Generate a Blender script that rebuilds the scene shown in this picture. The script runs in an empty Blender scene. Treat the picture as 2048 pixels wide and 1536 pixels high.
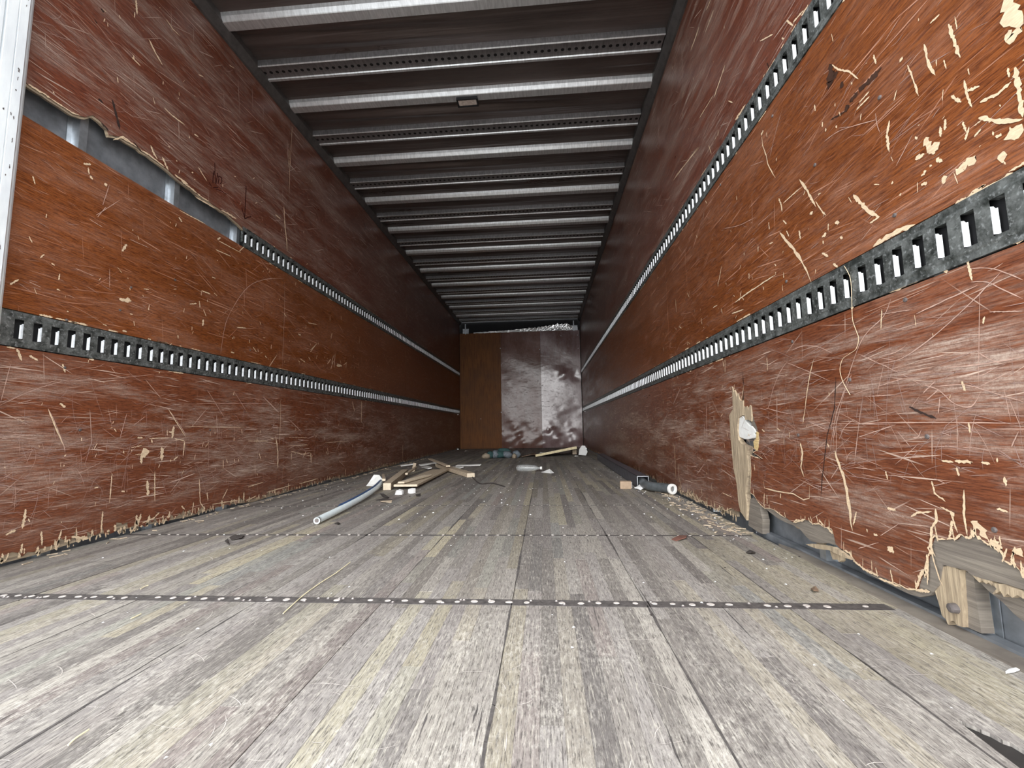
import bpy, math, random
from mathutils import Vector, Matrix

C = bpy.context.scene.collection
PI = math.pi
W, H, D = 2.55, 2.657, 8.938          # inner width, height under the bows, depth of the bulkhead

# ------------------------------------------------------------------ camera
cam = bpy.data.cameras.new('camera')
cam.sensor_width = 36.0
cam.lens = 860.87 / 2048 * 36.0
cam.clip_start = 0.02
cam_o = bpy.data.objects.new('camera', cam)
C.objects.link(cam_o)
RT = Vector((0.99716854, 0.07341605, -0.01627843)); UP = Vector((0.02362744, -0.10037158, 0.99466944)); FW = Vector((-0.07139081, 0.99223769, 0.10182202))
cam_o.matrix_world = Matrix(((RT.x, UP.x, -FW.x, 1.7478), (RT.y, UP.y, -FW.y, 0.0), (RT.z, UP.z, -FW.z, 0.4178), (0, 0, 0, 1)))
bpy.context.scene.camera = cam_o

# ------------------------------------------------------------------ sky, sun, exposure
sc = bpy.context.scene
world = bpy.data.worlds.new('overcast_sky'); sc.world = world
world.use_nodes = True
wn, wl = world.node_tree.nodes, world.node_tree.links
wn.clear()
wo = wn.new('ShaderNodeOutputWorld'); wb = wn.new('ShaderNodeBackground')
wb.inputs['Color'].default_value = (0.93, 0.965, 1.0, 1)
wb.inputs['Strength'].default_value = 2.0
wl.new(wb.outputs[0], wo.inputs[0])
sun = bpy.data.lights.new('hazy_sun', 'SUN'); sun.energy = 0.7; sun.angle = math.radians(38); sun.color = (1.0, 0.97, 0.93)
sun_o = bpy.data.objects.new('hazy_sun', sun); C.objects.link(sun_o)
_d = Vector((0.10, 1.0, -0.30)).normalized()       # direction the light travels, in through the open rear doors
sun_o.rotation_euler = _d.to_track_quat('-Z', 'Y').to_euler(); sun_o.location = (1, -6, 4)
sc.view_settings.view_transform = 'Standard'; sc.view_settings.look = 'None'
sc.view_settings.exposure = 1.36; sc.view_settings.gamma = 1.0; sc.view_settings.use_curve_mapping = False

# ------------------------------------------------------------------ node helpers
class NM:
    def __init__(s, name):
        s.m = bpy.data.materials.new(name); s.m.use_nodes = True
        s.n, s.l = s.m.node_tree.nodes, s.m.node_tree.links
        s.b = s.n['Principled BSDF']
        s.co = s.n.new('ShaderNodeTexCoord').outputs['Object']
    def put(s, a, b):
        if hasattr(a, 'links') or hasattr(a, 'is_linked'): s.l.new(a, b)
        else:
            if hasattr(b.default_value, '__len__') and not hasattr(a, '__len__'): a = (a,) * len(b.default_value)
            if hasattr(a, '__len__') and len(a) == 3 and len(b.default_value) == 4: a = tuple(a) + (1,)
            b.default_value = a
    def map(s, scale=(1, 1, 1), rot=(0, 0, 0), loc=(0, 0, 0), co=None):
        n = s.n.new('ShaderNodeMapping'); s.l.new(co or s.co, n.inputs[0])
        n.inputs['Location'].default_value = loc; n.inputs['Rotation'].default_value = rot; n.inputs['Scale'].default_value = scale
        return n.outputs[0]
    def noise(s, scale=5, det=3, rough=.55, co=None, dist=0):
        n = s.n.new('ShaderNodeTexNoise'); s.l.new(co or s.co, n.inputs['Vector'])
        n.inputs['Scale'].default_value = scale; n.inputs['Detail'].default_value = det
        n.inputs['Roughness'].default_value = rough; n.inputs['Distortion'].default_value = dist
        return n.outputs['Fac']
    def ramp(s, f, a, b, lo=0., hi=1.):
        n = s.n.new('ShaderNodeMapRange'); s.put(f, n.inputs[0])
        for i, v in zip((1, 2, 3, 4), (a, b, lo, hi)): n.inputs[i].default_value = v
        return n.outputs[0]
    def math(s, op, a, b=0.):
        n = s.n.new('ShaderNodeMath'); n.operation = op; n.use_clamp = op in ('ADD', 'SUBTRACT')
        s.put(a, n.inputs[0]); s.put(b, n.inputs[1]); return n.outputs[0]
    def mix(s, f, a, b):
        n = s.n.new('ShaderNodeMix'); n.data_type = 'RGBA'
        s.put(f, n.inputs[0]); s.put(a, n.inputs[6]); s.put(b, n.inputs[7]); return n.outputs[2]
    def attr(s, name):
        n = s.n.new('ShaderNodeAttribute'); n.attribute_name = name; return n.outputs['Fac']
    def cramp(s, f, stops):
        n = s.n.new('ShaderNodeValToRGB'); s.put(f, n.inputs[0]); e = n.color_ramp.elements
        while len(e) < len(stops): e.new(.5)
        for el, (p, c) in zip(e, stops): el.position = p; el.color = tuple(c) + (1,)
        return n.outputs[0]
    def sep(s):
        n = s.n.new('ShaderNodeSeparateXYZ'); s.l.new(s.co, n.inputs[0]); return n.outputs
    def bump(s, h, st=.3, d=.002):
        n = s.n.new('ShaderNodeBump'); s.put(h, n.inputs['Height']); n.inputs['Strength'].default_value = st; n.inputs['Distance'].default_value = d
        s.l.new(n.outputs[0], s.b.inputs['Normal'])
    def out(s, col=None, rough=None, metal=None, **k):
        if col is not None: s.put(col, s.b.inputs['Base Color'])
        if rough is not None: s.put(rough, s.b.inputs['Roughness'])
        if metal is not None: s.put(metal, s.b.inputs['Metallic'])
        for a, v in k.items(): s.put(v, s.b.inputs[a.replace('_', ' ')])
        return s.m

def plain(name, col, rough=.6, metal=0., var=.25, scale=30, stretch=(1, 1, 1), **k):
    m = NM(name); n = m.noise(scale, 4, .6, m.map(stretch))
    c = m.mix(m.ramp(n, .3, .7), [x * (1 - var) for x in col], [min(1, x * (1 + var)) for x in col])
    m.bump(n, .25, .001)
    return m.out(c, rough, metal, **k)

def streaks(m, ang, freq, lo, hi, seed, stretch=45):
    """broken hairline scratches running along one direction of the wall plane"""
    co = m.map((0, 1, 1), (ang, 0, 0), (0, seed, seed * .7))
    co = m.map((0, freq / stretch, freq), co=co)
    return m.ramp(m.noise(1, 2, .5, co, .15), lo, hi)

def lining_material(name, base, dark, haze, hz_amt, scr_amt, haze_z=None, mirror=1):
    m = NM(name)
    g = m.noise(1, 6, .78, m.map((3, 20, 290)))
    g2 = m.noise(1, 3, .7, m.map((2, 40, 520)))
    big = m.noise(1.6, 4, .6, m.map((1, .8, 1.5)))
    c = m.mix(m.ramp(big, .3, .7), [x * .82 for x in base], [x * 1.15 for x in base])
    c = m.mix(m.ramp(g, .44, .60), c, dark)
    c = m.mix(m.math('MULTIPLY', m.ramp(g2, .52, .66), .6), c, [x * .5 for x in dark])
    # scuffed haze
    h = m.noise(1, 6, .75, m.map((1, 1.4, 9), loc=(0, 3, 1)))
    hh = m.ramp(h, .45, .75, 0, hz_amt)
    h3 = m.noise(1, 5, .75, m.map((1, 9, 210), (.05 * mirror, 0, 0), (0, 1, 4)))
    h4 = m.noise(1, 3, .8, m.map((1, 160, 190)))
    hh = m.math('MULTIPLY', hh, m.math('MULTIPLY', m.ramp(h3, .38, .6, .15, 1.5), m.ramp(h4, .35, .65, .6, 1.25)))
    if haze_z:
        z = m.sep()[2]
        a = m.math('MULTIPLY', m.ramp(z, haze_z[0], haze_z[1]), m.ramp(z, haze_z[2], haze_z[3], 1, 0))
        hh = m.math('MULTIPLY', hh, m.math('ADD', a, .25))
    c = m.mix(hh, c, haze)
    s = None
    mask = m.noise(2.2, 3, .6, m.map((1, 1, 1.6), loc=(0, 7, 2)))
    for i, (an, fr, th) in enumerate(((.02, 150, .66), (.14 * mirror, 170, .68), (-.2 * mirror, 150, .69), (.5 * mirror, 110, .70), (1.45, 120, .715), (-.8, 100, .72))):
        t = streaks(m, an, fr, th, th + .035, i * 3.7 + 1)
        s = t if s is None else m.math('ADD', s, t)
    s = m.math('MULTIPLY', s, m.ramp(mask, .3, .62, .1, scr_amt))
    c = m.mix(s, c, [min(1, x * 1.35) for x in haze])
    m.bump(m.math('ADD', m.math('MULTIPLY', g, .5), m.math('MULTIPLY', s, -.5)), .35, .0012)
    return m.out(c, m.ramp(h, .3, .7, .26, .5), 0., Specular_IOR_Level=.6)

M = {}
M['mid'] = lining_material('varnished_orange_plywood', (.25, .076, .021), (.095, .025, .009), (.42, .23, .16), .45, .75)
M['low'] = lining_material('scuffed_red_plywood', (.215, .069, .030), (.10, .029, .014), (.47, .36, .29), 1.0, 1.0, (.0, .25, .5, .72))
M['top'] = lining_material('worn_brown_plywood', (.185, .055, .027), (.085, .022, .013), (.37, .285, .235), .8, 1.0, None, -1)
m = NM('torn_plywood_core'); g = m.noise(1, 5, .7, m.map((4, 5, 110)))
M['core'] = m.out(m.mix(m.ramp(g, .35, .65), (.16, .12, .085), (.42, .33, .22)), .85); m.bump(g, .6, .003)
m = NM('grey_weathered_ply'); g = m.noise(1, 5, .7, m.map((4, 5, 130)))
M['greyply'] = m.out(m.mix(m.ramp(g, .3, .7), (.12, .10, .085), (.27, .235, .19)), .85); m.bump(g, .6, .003)
m = NM('raw_splintered_wood'); g = m.noise(1, 5, .7, m.map((40, 150, 8)))
M['raw'] = m.out(m.mix(m.ramp(g, .3, .7), (.20, .15, .10), (.58, .46, .31)), .85); m.bump(g, .8, .003)
M['chip'] = plain('bare_wood_chip', (.66, .50, .33), .8, 0, .18, 60, (1, 1, 4))
M['yellow'] = plain('bare_yellow_ply', (.60, .43, .20), .8, 0, .3, 40, (1, 1, 6))
M['scr'] = plain('pale_scratch', (.50, .33, .26), .6, 0, .2, 50)
M['scr2'] = plain('grey_pink_scratch', (.36, .245, .21), .55, 0, .2, 50)
M['cut'] = plain('dark_cut', (.030, .014, .010), .9)
M['marker'] = plain('faded_marker_ink', (.045, .008, .006), .5)
m = NM('dirty_galvanised_rail'); a = m.noise(26, 6, .75); b2 = m.noise(110, 3, .6)
c = m.mix(m.ramp(a, .38, .62), (.06, .068, .063), (.27, .29, .28)); c = m.mix(m.ramp(b2, .56, .68, 0, .8), c, (.50, .53, .53))
M['rail'] = m.out(c, m.ramp(a, .3, .7, .33, .55), .65); m.bump(a, .25, .001)
M['lip'] = plain('bright_zinc_lip', (.74, .76, .78), .45, .2, .12, 80)
M['galv'] = plain('galvanised_steel', (.50, .53, .56), .34, .8, .22, 24)
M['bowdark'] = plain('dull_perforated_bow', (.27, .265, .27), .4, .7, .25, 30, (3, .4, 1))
M['stain'] = plain('dark_oil_stain', (.045, .020, .012), .5)
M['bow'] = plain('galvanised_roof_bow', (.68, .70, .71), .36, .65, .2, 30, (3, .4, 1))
M['skin'] = plain('dull_metal_skin', (.23, .245, .265), .5, .45, .35, 12)
M['black'] = plain('black_void', (.008, .008, .009), .8)
M['alu'] = plain('bright_aluminium_post', (.86, .90, .93), .42, .15, .12, 18, (1, 1, .25))
M['cove'] = plain('grey_cove_moulding', (.085, .078, .075), .5, .3, .25, 20)
m = NM('dark_glossy_roof_sheet'); a = m.noise(1, 5, .65, m.map((1.3, 4, 1))); b2 = m.noise(60, 3, .6)
c = m.mix(m.ramp(a, .3, .7), (.095, .075, .069), (.17, .142, .132)); c = m.mix(m.ramp(b2, .68, .78, 0, .5), c, (.2, .18, .17))
M['roof'] = m.out(c, m.ramp(a, .3, .7, .26, .40), .6); m.bump(m.noise(1, 3, .5, m.map((1.0, 22, 1))), .9, .012)
M['subfloor'] = plain('dark_subfloor', (.02, .017, .015), .9)
m = NM('oak_floor_strip')
tone = m.attr('tone'); val = m.attr('value')
c = m.cramp(tone, [(0, (.24, .215, .20)), (.2, (.285, .262, .243)), (.42, (.37, .34, .295)), (.58, (.27, .245, .22)), (.74, (.42, .37, .255)), (.88, (.24, .243, .225)), (1, (.26, .21, .19))])
co = m.n.new('ShaderNodeVectorMath'); co.operation = 'ADD'; m.l.new(m.co, co.inputs[0])
cb = m.n.new('ShaderNodeCombineXYZ'); m.put(m.math('MULTIPLY', val, 9.), cb.inputs[1]); m.put(m.math('MULTIPLY', tone, 5.), cb.inputs[0]); m.l.new(cb.outputs[0], co.inputs[1])
cc = co.outputs[0]
g = m.noise(1, 5, .75, m.map((210, 9, 1), co=cc)); g2 = m.noise(1, 3, .7, m.map((420, 34, 1), co=cc))
c = m.mix(m.ramp(val, 0, 1, 0, .85), c, (.085, .074, .07))
c = m.mix(m.ramp(g, .40, .68, 0, .55), c, (.105, .088, .080))
c = m.mix(m.ramp(g2, .53, .60, 0, .8), c, (.055, .046, .042))
pale = m.noise(1, 4, .75, m.map((330, 20, 1), loc=(3, 3, 0), co=cc)); c = m.mix(m.ramp(pale, .54, .66, 0, .55), c, (.60, .56, .47))
wear = m.noise(1, 6, .75, m.map((9, 5, 1))); wear2 = m.noise(1, 4, .8, m.map((150, 55, 1)))
y = m.sep()[1]
wf = m.math('MULTIPLY', m.ramp(wear, .42, .66, .15, 1), m.ramp(wear2, .45, .66, 0, .8))
c = m.mix(m.math('MULTIPLY', wf, m.ramp(y, .5, 1.6, .95, .3)), c, (.66, .62, .55))
st = m.noise(1, 4, .6, m.map((1.5, 1.2, 1)))
c = m.mix(m.ramp(st, .52, .72, 0, .35), c, (.14, .12, .11))
M['floor'] = m.out(c, m.ramp(g, .3, .7, .6, .82), 0.); m.bump(m.math('ADD', m.math('MULTIPLY', g, .6), m.math('MULTIPLY', g2, -.5)), .5, .0015)
M['groove'] = plain('grimy_joint_strip', (.075, .066, .062), .75, 0, .5, 70)
M['disc'] = plain('worn_screw_head', (.56, .51, .47), .5, .15, .25, 200)
M['ring'] = plain('dark_rivet', (.16, .14, .135), .5, .4)
M['ground'] = plain('concrete_yard', (.33, .32, .31), .9, 0, .15, 3)
m = NM('brown_bulkhead_ply'); g = m.noise(1, 5, .7, m.map((30, 1, 3))); a = m.noise(3, 4, .6)
c = m.mix(m.ramp(a, .3, .7), (.15, .060, .020), (.22, .090, .030)); c = m.mix(m.ramp(g, .45, .7), c, (.11, .042, .018))
M['bply'] = m.out(c, m.ramp(a, .3, .7, .5, .65), 0., Specular_IOR_Level=.18)
for nm, c0, c1, sp in (('bsheet', (.12, .055, .038), (.20, .105, .085), .28), ('bsheet2', (.15, .08, .07), (.27, .19, .19), .62)):
    m = NM('glossy_bulkhead_' + nm); a = m.noise(1, 6, .7, m.map((4, 4, 2))); g = m.noise(1, 5, .75, m.map((9, 1, 30))); k = m.noise(1, 5, .75, m.map((34, 1, 6)))
    c = m.mix(m.ramp(a, .35, .65), c0, c1); c = m.mix(m.ramp(g, .56, .66, 0, .5), c, (.07, .04, .035)); c = m.mix(m.ramp(k, .60, .68, 0, .5), c, (.05, .03, .03))
    M[nm] = m.out(c, m.math('ADD', m.ramp(a, .3, .7, .13, .24), m.ramp(g, .55, .66, 0, .25)), 0., Specular_IOR_Level=sp); m.bump(m.noise(1, 4, .6, m.map((3, 3, 5))), .35, .010)
m = NM('crumpled_foil'); a = m.noise(14, 5, .6)
M['foil'] = m.out((.85, .86, .86), .3, .8); m.bump(a, .8, .006)
M['blue'] = plain('dark_blue_plastic', (.05, .10, .22), .35)
M['pale'] = plain('pale_blue_plastic', (.78, .87, .89), .35, 0, .06)
M['white'] = plain('white_plastic', (.80, .80, .77), .5, 0, .08)
M['paper'] = plain('white_paper', (.78, .78, .77), .8, 0, .06)
M['wood'] = plain('old_lumber', (.48, .39, .285), .75, 0, .35, 30, (3, 3, 3))
M['woodend'] = plain('cut_lumber_end', (.68, .58, .44), .8, 0, .15, 60)
M['tarn'] = plain('brown_fibre_board', (.18, .12, .08), .8, 0, .3)
M['hose'] = plain('grey_rubber_hose', (.09, .10, .105), .38, 0, .3)
M['chan'] = plain('anodised_channel', (.13, .13, .155), .4, .5, .3)
M['card'] = plain('brown_cardboard', (.40, .29, .20), .8, 0, .15)
M['teal'] = plain('teal_cloth', (.035, .085, .085), .9, 0, .4, 60)
M['grey'] = plain('grey_cloth', (.15, .175, .20), .9, 0, .4, 60)
M['tan'] = plain('tan_glove_leather', (.33, .27, .20), .85, 0, .3, 60)
M['bark'] = plain('dark_bark', (.04, .032, .028), .9)
M['straw'] = plain('straw_splinter', (.72, .63, .40), .8)
M['leaf'] = plain('reddish_leaf', (.16, .07, .05), .8)
m = NM('clear_plastic'); M['clear'] = m.out((.75, .78, .78), .18, 0., Transmission_Weight=.75, IOR=1.35)
m = NM('lamp_lens'); M['lens'] = m.out(m.mix(m.ramp(m.noise(60), .3, .7), (.45, .38, .33), (.75, .68, .62)), .25)

# ------------------------------------------------------------------ mesh helpers
class MB:
    def __init__(s): s.v, s.f, s.mi = [], [], []; s.cur = 0; s.tone = []; s.t = (0, 0)
    def add(s, vs, fs):
        o = len(s.v); s.v += [tuple(p) for p in vs]
        for f in fs: s.f.append(tuple(i + o for i in f)); s.mi.append(s.cur); s.tone.append(s.t)
    def box(s, x0, x1, y0, y1, z0, z1):
        s.add([(x0, y0, z0), (x1, y0, z0), (x1, y1, z0), (x0, y1, z0), (x0, y0, z1), (x1, y0, z1), (x1, y1, z1), (x0, y1, z1)],
              [(0, 3, 2, 1), (4, 5, 6, 7), (0, 1, 5, 4), (1, 2, 6, 5), (2, 3, 7, 6), (3, 0, 4, 7)])
    def obox(s, c, ax, ay, az):
        """box about c with half vectors ax, ay, az"""
        c, ax, ay, az = map(Vector, (c, ax, ay, az))
        vs = [c + i * ax + j * ay + k * az for k in (-1, 1) for i, j in ((-1, -1), (1, -1), (1, 1), (-1, 1))]
        s.add(vs, [(0, 3, 2, 1), (4, 5, 6, 7), (0, 1, 5, 4), (1, 2, 6, 5), (2, 3, 7, 6), (3, 0, 4, 7)])
    def beam(s, a, b, w, h, up=(0, 0, 1)):
        a, b, up = Vector(a), Vector(b), Vector(up); d = (b - a); n = d.cross(up).normalized(); u = n.cross(d).normalized()
        s.obox((a + b) / 2, d / 2, n * w / 2, u * h / 2)
    def slab(s, pts, x0, x1):
        """polygon (y, z) standing in the wall plane, from x0 (seen) to x1"""
        n = len(pts); vs = [(x0, p[0], p[1]) for p in pts] + [(x1, p[0], p[1]) for p in pts]
        s.add(vs, [tuple(range(n)), tuple(range(2 * n - 1, n - 1, -1))] + [(i, i + n, (i + 1) % n + n, (i + 1) % n) for i in range(n)])
    def flat(s, pts, z0, z1):
        n = len(pts); vs = [(p[0], p[1], z1) for p in pts] + [(p[0], p[1], z0) for p in pts]
        s.add(vs, [tuple(range(n)), tuple(range(2 * n - 1, n - 1, -1))] + [(i, i + n, (i + 1) % n + n, (i + 1) % n) for i in range(n)])
    def tube(s, path, r, n=10, cap=True, arc=(0, 2 * PI)):
        path = [Vector(p) for p in path]; full = abs(arc[1] - arc[0] - 2 * PI) < 1e-4; k = n if full else n + 1; vs = []
        for i, p in enumerate(path):
            d = (path[min(i + 1, len(path) - 1)] - path[max(i - 1, 0)]).normalized()
            u = Vector((0, 0, 1)) if abs(d.z) < .9 else Vector((1, 0, 0)); a = d.cross(u).normalized(); b = a.cross(d)
            rr = r[i] if hasattr(r, '__len__') else r
            for j in range(k):
                t = arc[0] + (arc[1] - arc[0]) * j / n; vs.append(p + a * math.cos(t) * rr + b * math.sin(t) * rr)
        fs = []
        for i in range(len(path) - 1):
            for j in range(n): fs.append((i * k + j, i * k + (j + 1) % k, (i + 1) * k + (j + 1) % k, (i + 1) * k + j))
        if cap and full: fs += [tuple(range(k)), tuple(range(len(vs) - 1, len(vs) - k - 1, -1))]
        s.add(vs, fs)
    def disc(s, x, y, z, r, h, n=8, ry=None):
        ry = ry or r
        vs = [(x + r * math.cos(2 * PI * i / n), y + ry * math.sin(2 * PI * i / n), z) for i in range(n)]
        vs += [(x + .75 * r * math.cos(2 * PI * i / n), y + .75 * ry * math.sin(2 * PI * i / n), z + h) for i in range(n)]
        s.add(vs, [(i, (i + 1) % n, (i + 1) % n + n, i + n) for i in range(n)] + [tuple(range(n, 2 * n))])
    def build(s, name, mats, parent=None, smooth=False, bevel=0, solid=0, **props):
        me = bpy.data.meshes.new(name); me.from_pydata(s.v, [], s.f)
        for q in (mats if isinstance(mats, (list, tuple)) else [mats]): me.materials.append(M[q])
        me.polygons.foreach_set('material_index', s.mi)
        if any(t != (0, 0) for t in s.tone):
            for j, nm in enumerate(('tone', 'value')):
                at = me.attributes.new(nm, 'FLOAT', 'FACE'); at.data.foreach_set('value', [t[j] for t in s.tone])
        if smooth: me.polygons.foreach_set('use_smooth', [True] * len(me.polygons))
        me.update(); me.validate()
        return link(name, me, parent, bevel, solid, **props)

def link(name, me, parent=None, bevel=0, solid=0, **props):
    o = bpy.data.objects.new(name, me); C.objects.link(o)
    if parent is not None:
        o.parent = parent
        if parent.parent is None: o.matrix_parent_inverse = Matrix.Translation(-parent.location)
    if solid:
        md = o.modifiers.new('thickness', 'SOLIDIFY'); md.thickness = solid; md.offset = 0
    if bevel:
        md = o.modifiers.new('edge', 'BEVEL'); md.width = bevel; md.segments = 2; md.limit_method = 'ANGLE'
    for k, v in props.items(): o[k] = v
    return o

def thing(name, label, cat, loc=(0, 0, 0), group=None):
    o = bpy.data.objects.new(name, None); C.objects.link(o); o.location = loc; o.empty_display_size = .1
    o['label'] = label; o['category'] = cat
    if group: o['group'] = group
    return o

def smoothp(pts, n=6):
    out = []
    for i in range(len(pts) - 1):
        p0, p1, p2, p3 = [Vector(pts[min(max(k, 0), len(pts) - 1)]) for k in (i - 1, i, i + 1, i + 2)]
        for j in range(n):
            t = j / n; out.append(.5 * ((2 * p1) + (p2 - p0) * t + (2 * p0 - 5 * p1 + 4 * p2 - p3) * t * t + (3 * p1 - p0 - 3 * p2 + p3) * t ** 3))
    out.append(Vector(pts[-1])); return out

def ragged(pts, amp, step, rng, horiz=False):
    """break the edges of an open polyline into splintery teeth"""
    out = []
    for a, b in zip(pts, pts[1:]):
        L = math.hypot(b[0] - a[0], b[1] - a[1]); n = max(1, int(L / step))
        for i in range(n):
            t = (i + (rng.random() * .7 if i else 0)) / n
            j = (rng.random() ** 2 * amp if rng.random() < .6 else -rng.random() * amp * .5) if i else 0
            out.append((a[0] + (b[0] - a[0]) * t + (rng.uniform(-.25, .25) * amp), a[1] + (b[1] - a[1]) * t + j))
    out.append(pts[-1]); return out

def ribbon(mb, pts, w, x, rng, jag=.35, taper=True):
    """flat jagged chip following a polyline in the wall plane at x"""
    P = [Vector(p) for p in pts]
    L = sum((b - a).length for a, b in zip(P, P[1:])); step = max(L / 18, w * .3, .0025)
    Q = []
    for a, b in zip(P, P[1:]):
        n = max(1, int((b - a).length / step)); Q += [a + (b - a) * (i / n) for i in range(n)]
    Q.append(P[-1]); n = len(Q)
    if n < 2: return
    vs = []
    for i, q in enumerate(Q):
        d = Q[min(i + 1, n - 1)] - Q[max(i - 1, 0)]
        if d.length < 1e-6: d = Vector((0, 1))
        d.normalize(); nn = Vector((-d.y, d.x)); t = i / (n - 1)
        k = (min(1, 7 * t + .3) * min(1, 5 * (1 - t) + .2)) if taper else 1
        for sg in (-1, 1):
            r = w * .5 * k * (1 + rng.uniform(-jag, jag)); p = q + nn * sg * r + d * rng.uniform(-.28, .28) * min(w, L * .5)
            vs.append((x, p.x, p.y))
    mb.add(vs, [(2 * i, 2 * i + 1, 2 * i + 3, 2 * i + 2) for i in range(n - 1)])

# ------------------------------------------------------------------ ground outside
g = MB(); g.box(-14, 16, -30, 22, -1.30, -1.2)
g.build('ground', 'ground', kind='structure', label='grey concrete yard outside under the trailer', category='ground')

# ------------------------------------------------------------------ floor
Y0 = .22
fl = MB(); fl.box(-.02, W + .02, Y0, D + .05, -.08, -.016)
floor = fl.build('floor', 'subfloor', kind='structure', label='worn grey hardwood strip floor of the cargo trailer', category='floor')
rng = random.Random(5)
edges = [1.345 - .3165 * 5 + .3165 * k for k in range(10)]
seams = [1.081 + .65 * k for k in range(13)]
strips = []
for bi, (e0, e1) in enumerate(zip(edges, edges[1:])):
    n = 9; sw = (e1 - e0 - .0016) / n
    for k in range(n):
        xa = e0 + .0008 + k * sw; xb = xa + sw
        if xb < .0 or xa > W - .004: continue
        xa = max(xa, -.01); xb = min(xb, W - .004)
        yy = Y0 + rng.random() * .3
        ya = Y0
        while ya < D:
            yb = min(D + .03, yy)
            if D - yb < .25: yb = D + .03
            strips.append((xa, xb, ya, yb, rng.random(), rng.random()))
            ya = yb; yy = yb + rng.choice((.28, .4, .55, .7, .9, 1.1)) * rng.uniform(.8, 1.15)
def vis(s):
    xa, xb, ya, yb = s[:4]; a = 0
    y = max(ya, .42)
    while y < yb:
        if abs((xa + xb) / 2 - 1.72) / y < 1.25 and y > .5: a += .05 / (y * y * y)
        y += .05
    return a
strips.sort(key=vis, reverse=True)
def strip(mb, s, r):
    xa, xb, ya, yb, t, v = s; v = v ** 2.3; mb.t = (max(.001, t), max(.001, v)); z = r.uniform(-.0003, .0003); i = .00004; c = .0003
    if 2.296 < (xa + xb) / 2 < 2.335 and ya < .68 < yb:      # two strips with a piece broken out between them
        mb.flat([(xa + i, ya), (xa + .015, ya), (xa + .016, .45), (xa + .015, .60), (xa + .018, .66), (xa + .021, .695), (xa + .026, .69), (xb - i, .676), (xb - i, yb), (xa + i, yb)], -.005, z)
        return
    if 2.335 < (xa + xb) / 2 < 2.37 and ya < .66 < yb:
        mb.flat([(xb - i, ya), (xb - i, yb), (xa + i, yb), (xa + i, .674), (xa + .005, .668), (xa + .008, .655), (xa + .014, .65), (xa + .016, .634), (xa + .012, .62), (xa + .019, .60), (xa + .017, .54), (xa + .02, ya)], -.005, z)
        return
    vs = [(xa + i, ya + i, -.014), (xb - i, ya + i, -.014), (xb - i, yb - i, -.014), (xa + i, yb - i, -.014),
          (xa + i, ya + i, z - c), (xb - i, ya + i, z - c), (xb - i, yb - i, z - c), (xa + i, yb - i, z - c),
          (xa + i + c, ya + i + c, z), (xb - i - c, ya + i + c, z), (xb - i - c, yb - i - c, z), (xa + i + c, yb - i - c, z)]
    mb.add(vs, [(8, 9, 10, 11)] + [(p, (p + 1) % 4, (p + 1) % 4 + 4, p + 4) for p in range(4)] + [(p + 4, (p + 1) % 4 + 4, (p + 1) % 4 + 8, p + 8) for p in range(4)])
for s in strips[:298]:
    mb = MB(); strip(mb, s, rng); mb.build('floor_strip', 'floor', floor)
mb = MB()
for s in strips[298:]: strip(mb, s, rng)
mb.build('far_floor_strips', 'floor', floor, kind='stuff')

mb = MB(); mb.box(2.298, 2.364, .40, .70, -.0158, -.0052); mb.build('hole_shade_plate', 'subfloor', floor)  # added dark plate, paints the shade inside the broken-out hole
# cross joints: dark recessed bands with worn screw heads
for k, sy in enumerate(seams):
    w = .017 if k == 0 else (.009 if k == 1 else .006)
    x0, x1 = (.0, W - .03)
    mb = MB(); n = 60
    vs = []
    for i in range(n + 1):
        x = x0 + (x1 - x0) * i / n; j = rng.uniform(-.0012, .0012); vs += [(x, sy - w + j, .0006), (x, sy + w + j, .0006), (x, sy - w + j - .001, -.002), (x, sy + w + j + .001, -.002)]
    mb.add(vs, sum([[(4 * i, 4 * i + 4, 4 * i + 5, 4 * i + 1), (4 * i + 2, 4 * i + 6, 4 * i + 4, 4 * i), (4 * i + 1, 4 * i + 5, 4 * i + 7, 4 * i + 3)] for i in range(n)], []))
    js = mb.build('joint_strip', 'groove', floor)
    if k < 2:
        pitch = .0428 if k == 0 else .0428
        disc = MB(); disc.disc(0, 0, 0, .0085 if k == 0 else .006, .0012, 9, .0075 if k == 0 else .005)
        rv = MB(); rv.disc(0, 0, 0, .0052, .001, 8); rv.cur = 1; rv.disc(0, 0, .0008, .0028, .0012, 6)
        me = None
        i = 0; x = x0 + .06 if k == 0 else x0 + .1
        while x < x1 - .05:
            if rng.random() < .1: x += pitch; continue
            if me is None:
                o = disc.build('screw_head', 'disc', js); me = o.data
            else: o = link('screw_head', me, js)
            o.location = (x, sy + rng.uniform(-.003, .003), .0008); o.rotation_euler.z = rng.uniform(-.3, .3); q = rng.uniform(.8, 1.12); o.scale = (q, q * rng.uniform(.75, 1.1), 1)
            x += pitch + rng.uniform(-.002, .002); i += 1
        if k == 0:
            me = None
            for q in range(34):
                x = rng.uniform(x0 + .1, x1 - .1)
                if me is None: o = rv.build('rivet', ['ring', 'disc'], js); me = o.data
                else: o = link('rivet', me, js)
                o.location = (x, sy + rng.choice((-1, 1)) * .009, .0008)
    elif k < 6:
        mb = MB(); x = x0 + .1
        while x < x1 - .05:
            mb.disc(x, sy, .0007, .0045, .001, 6); x += .0428
        mb.build('small_screw_heads', 'disc', js, kind='stuff')
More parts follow.
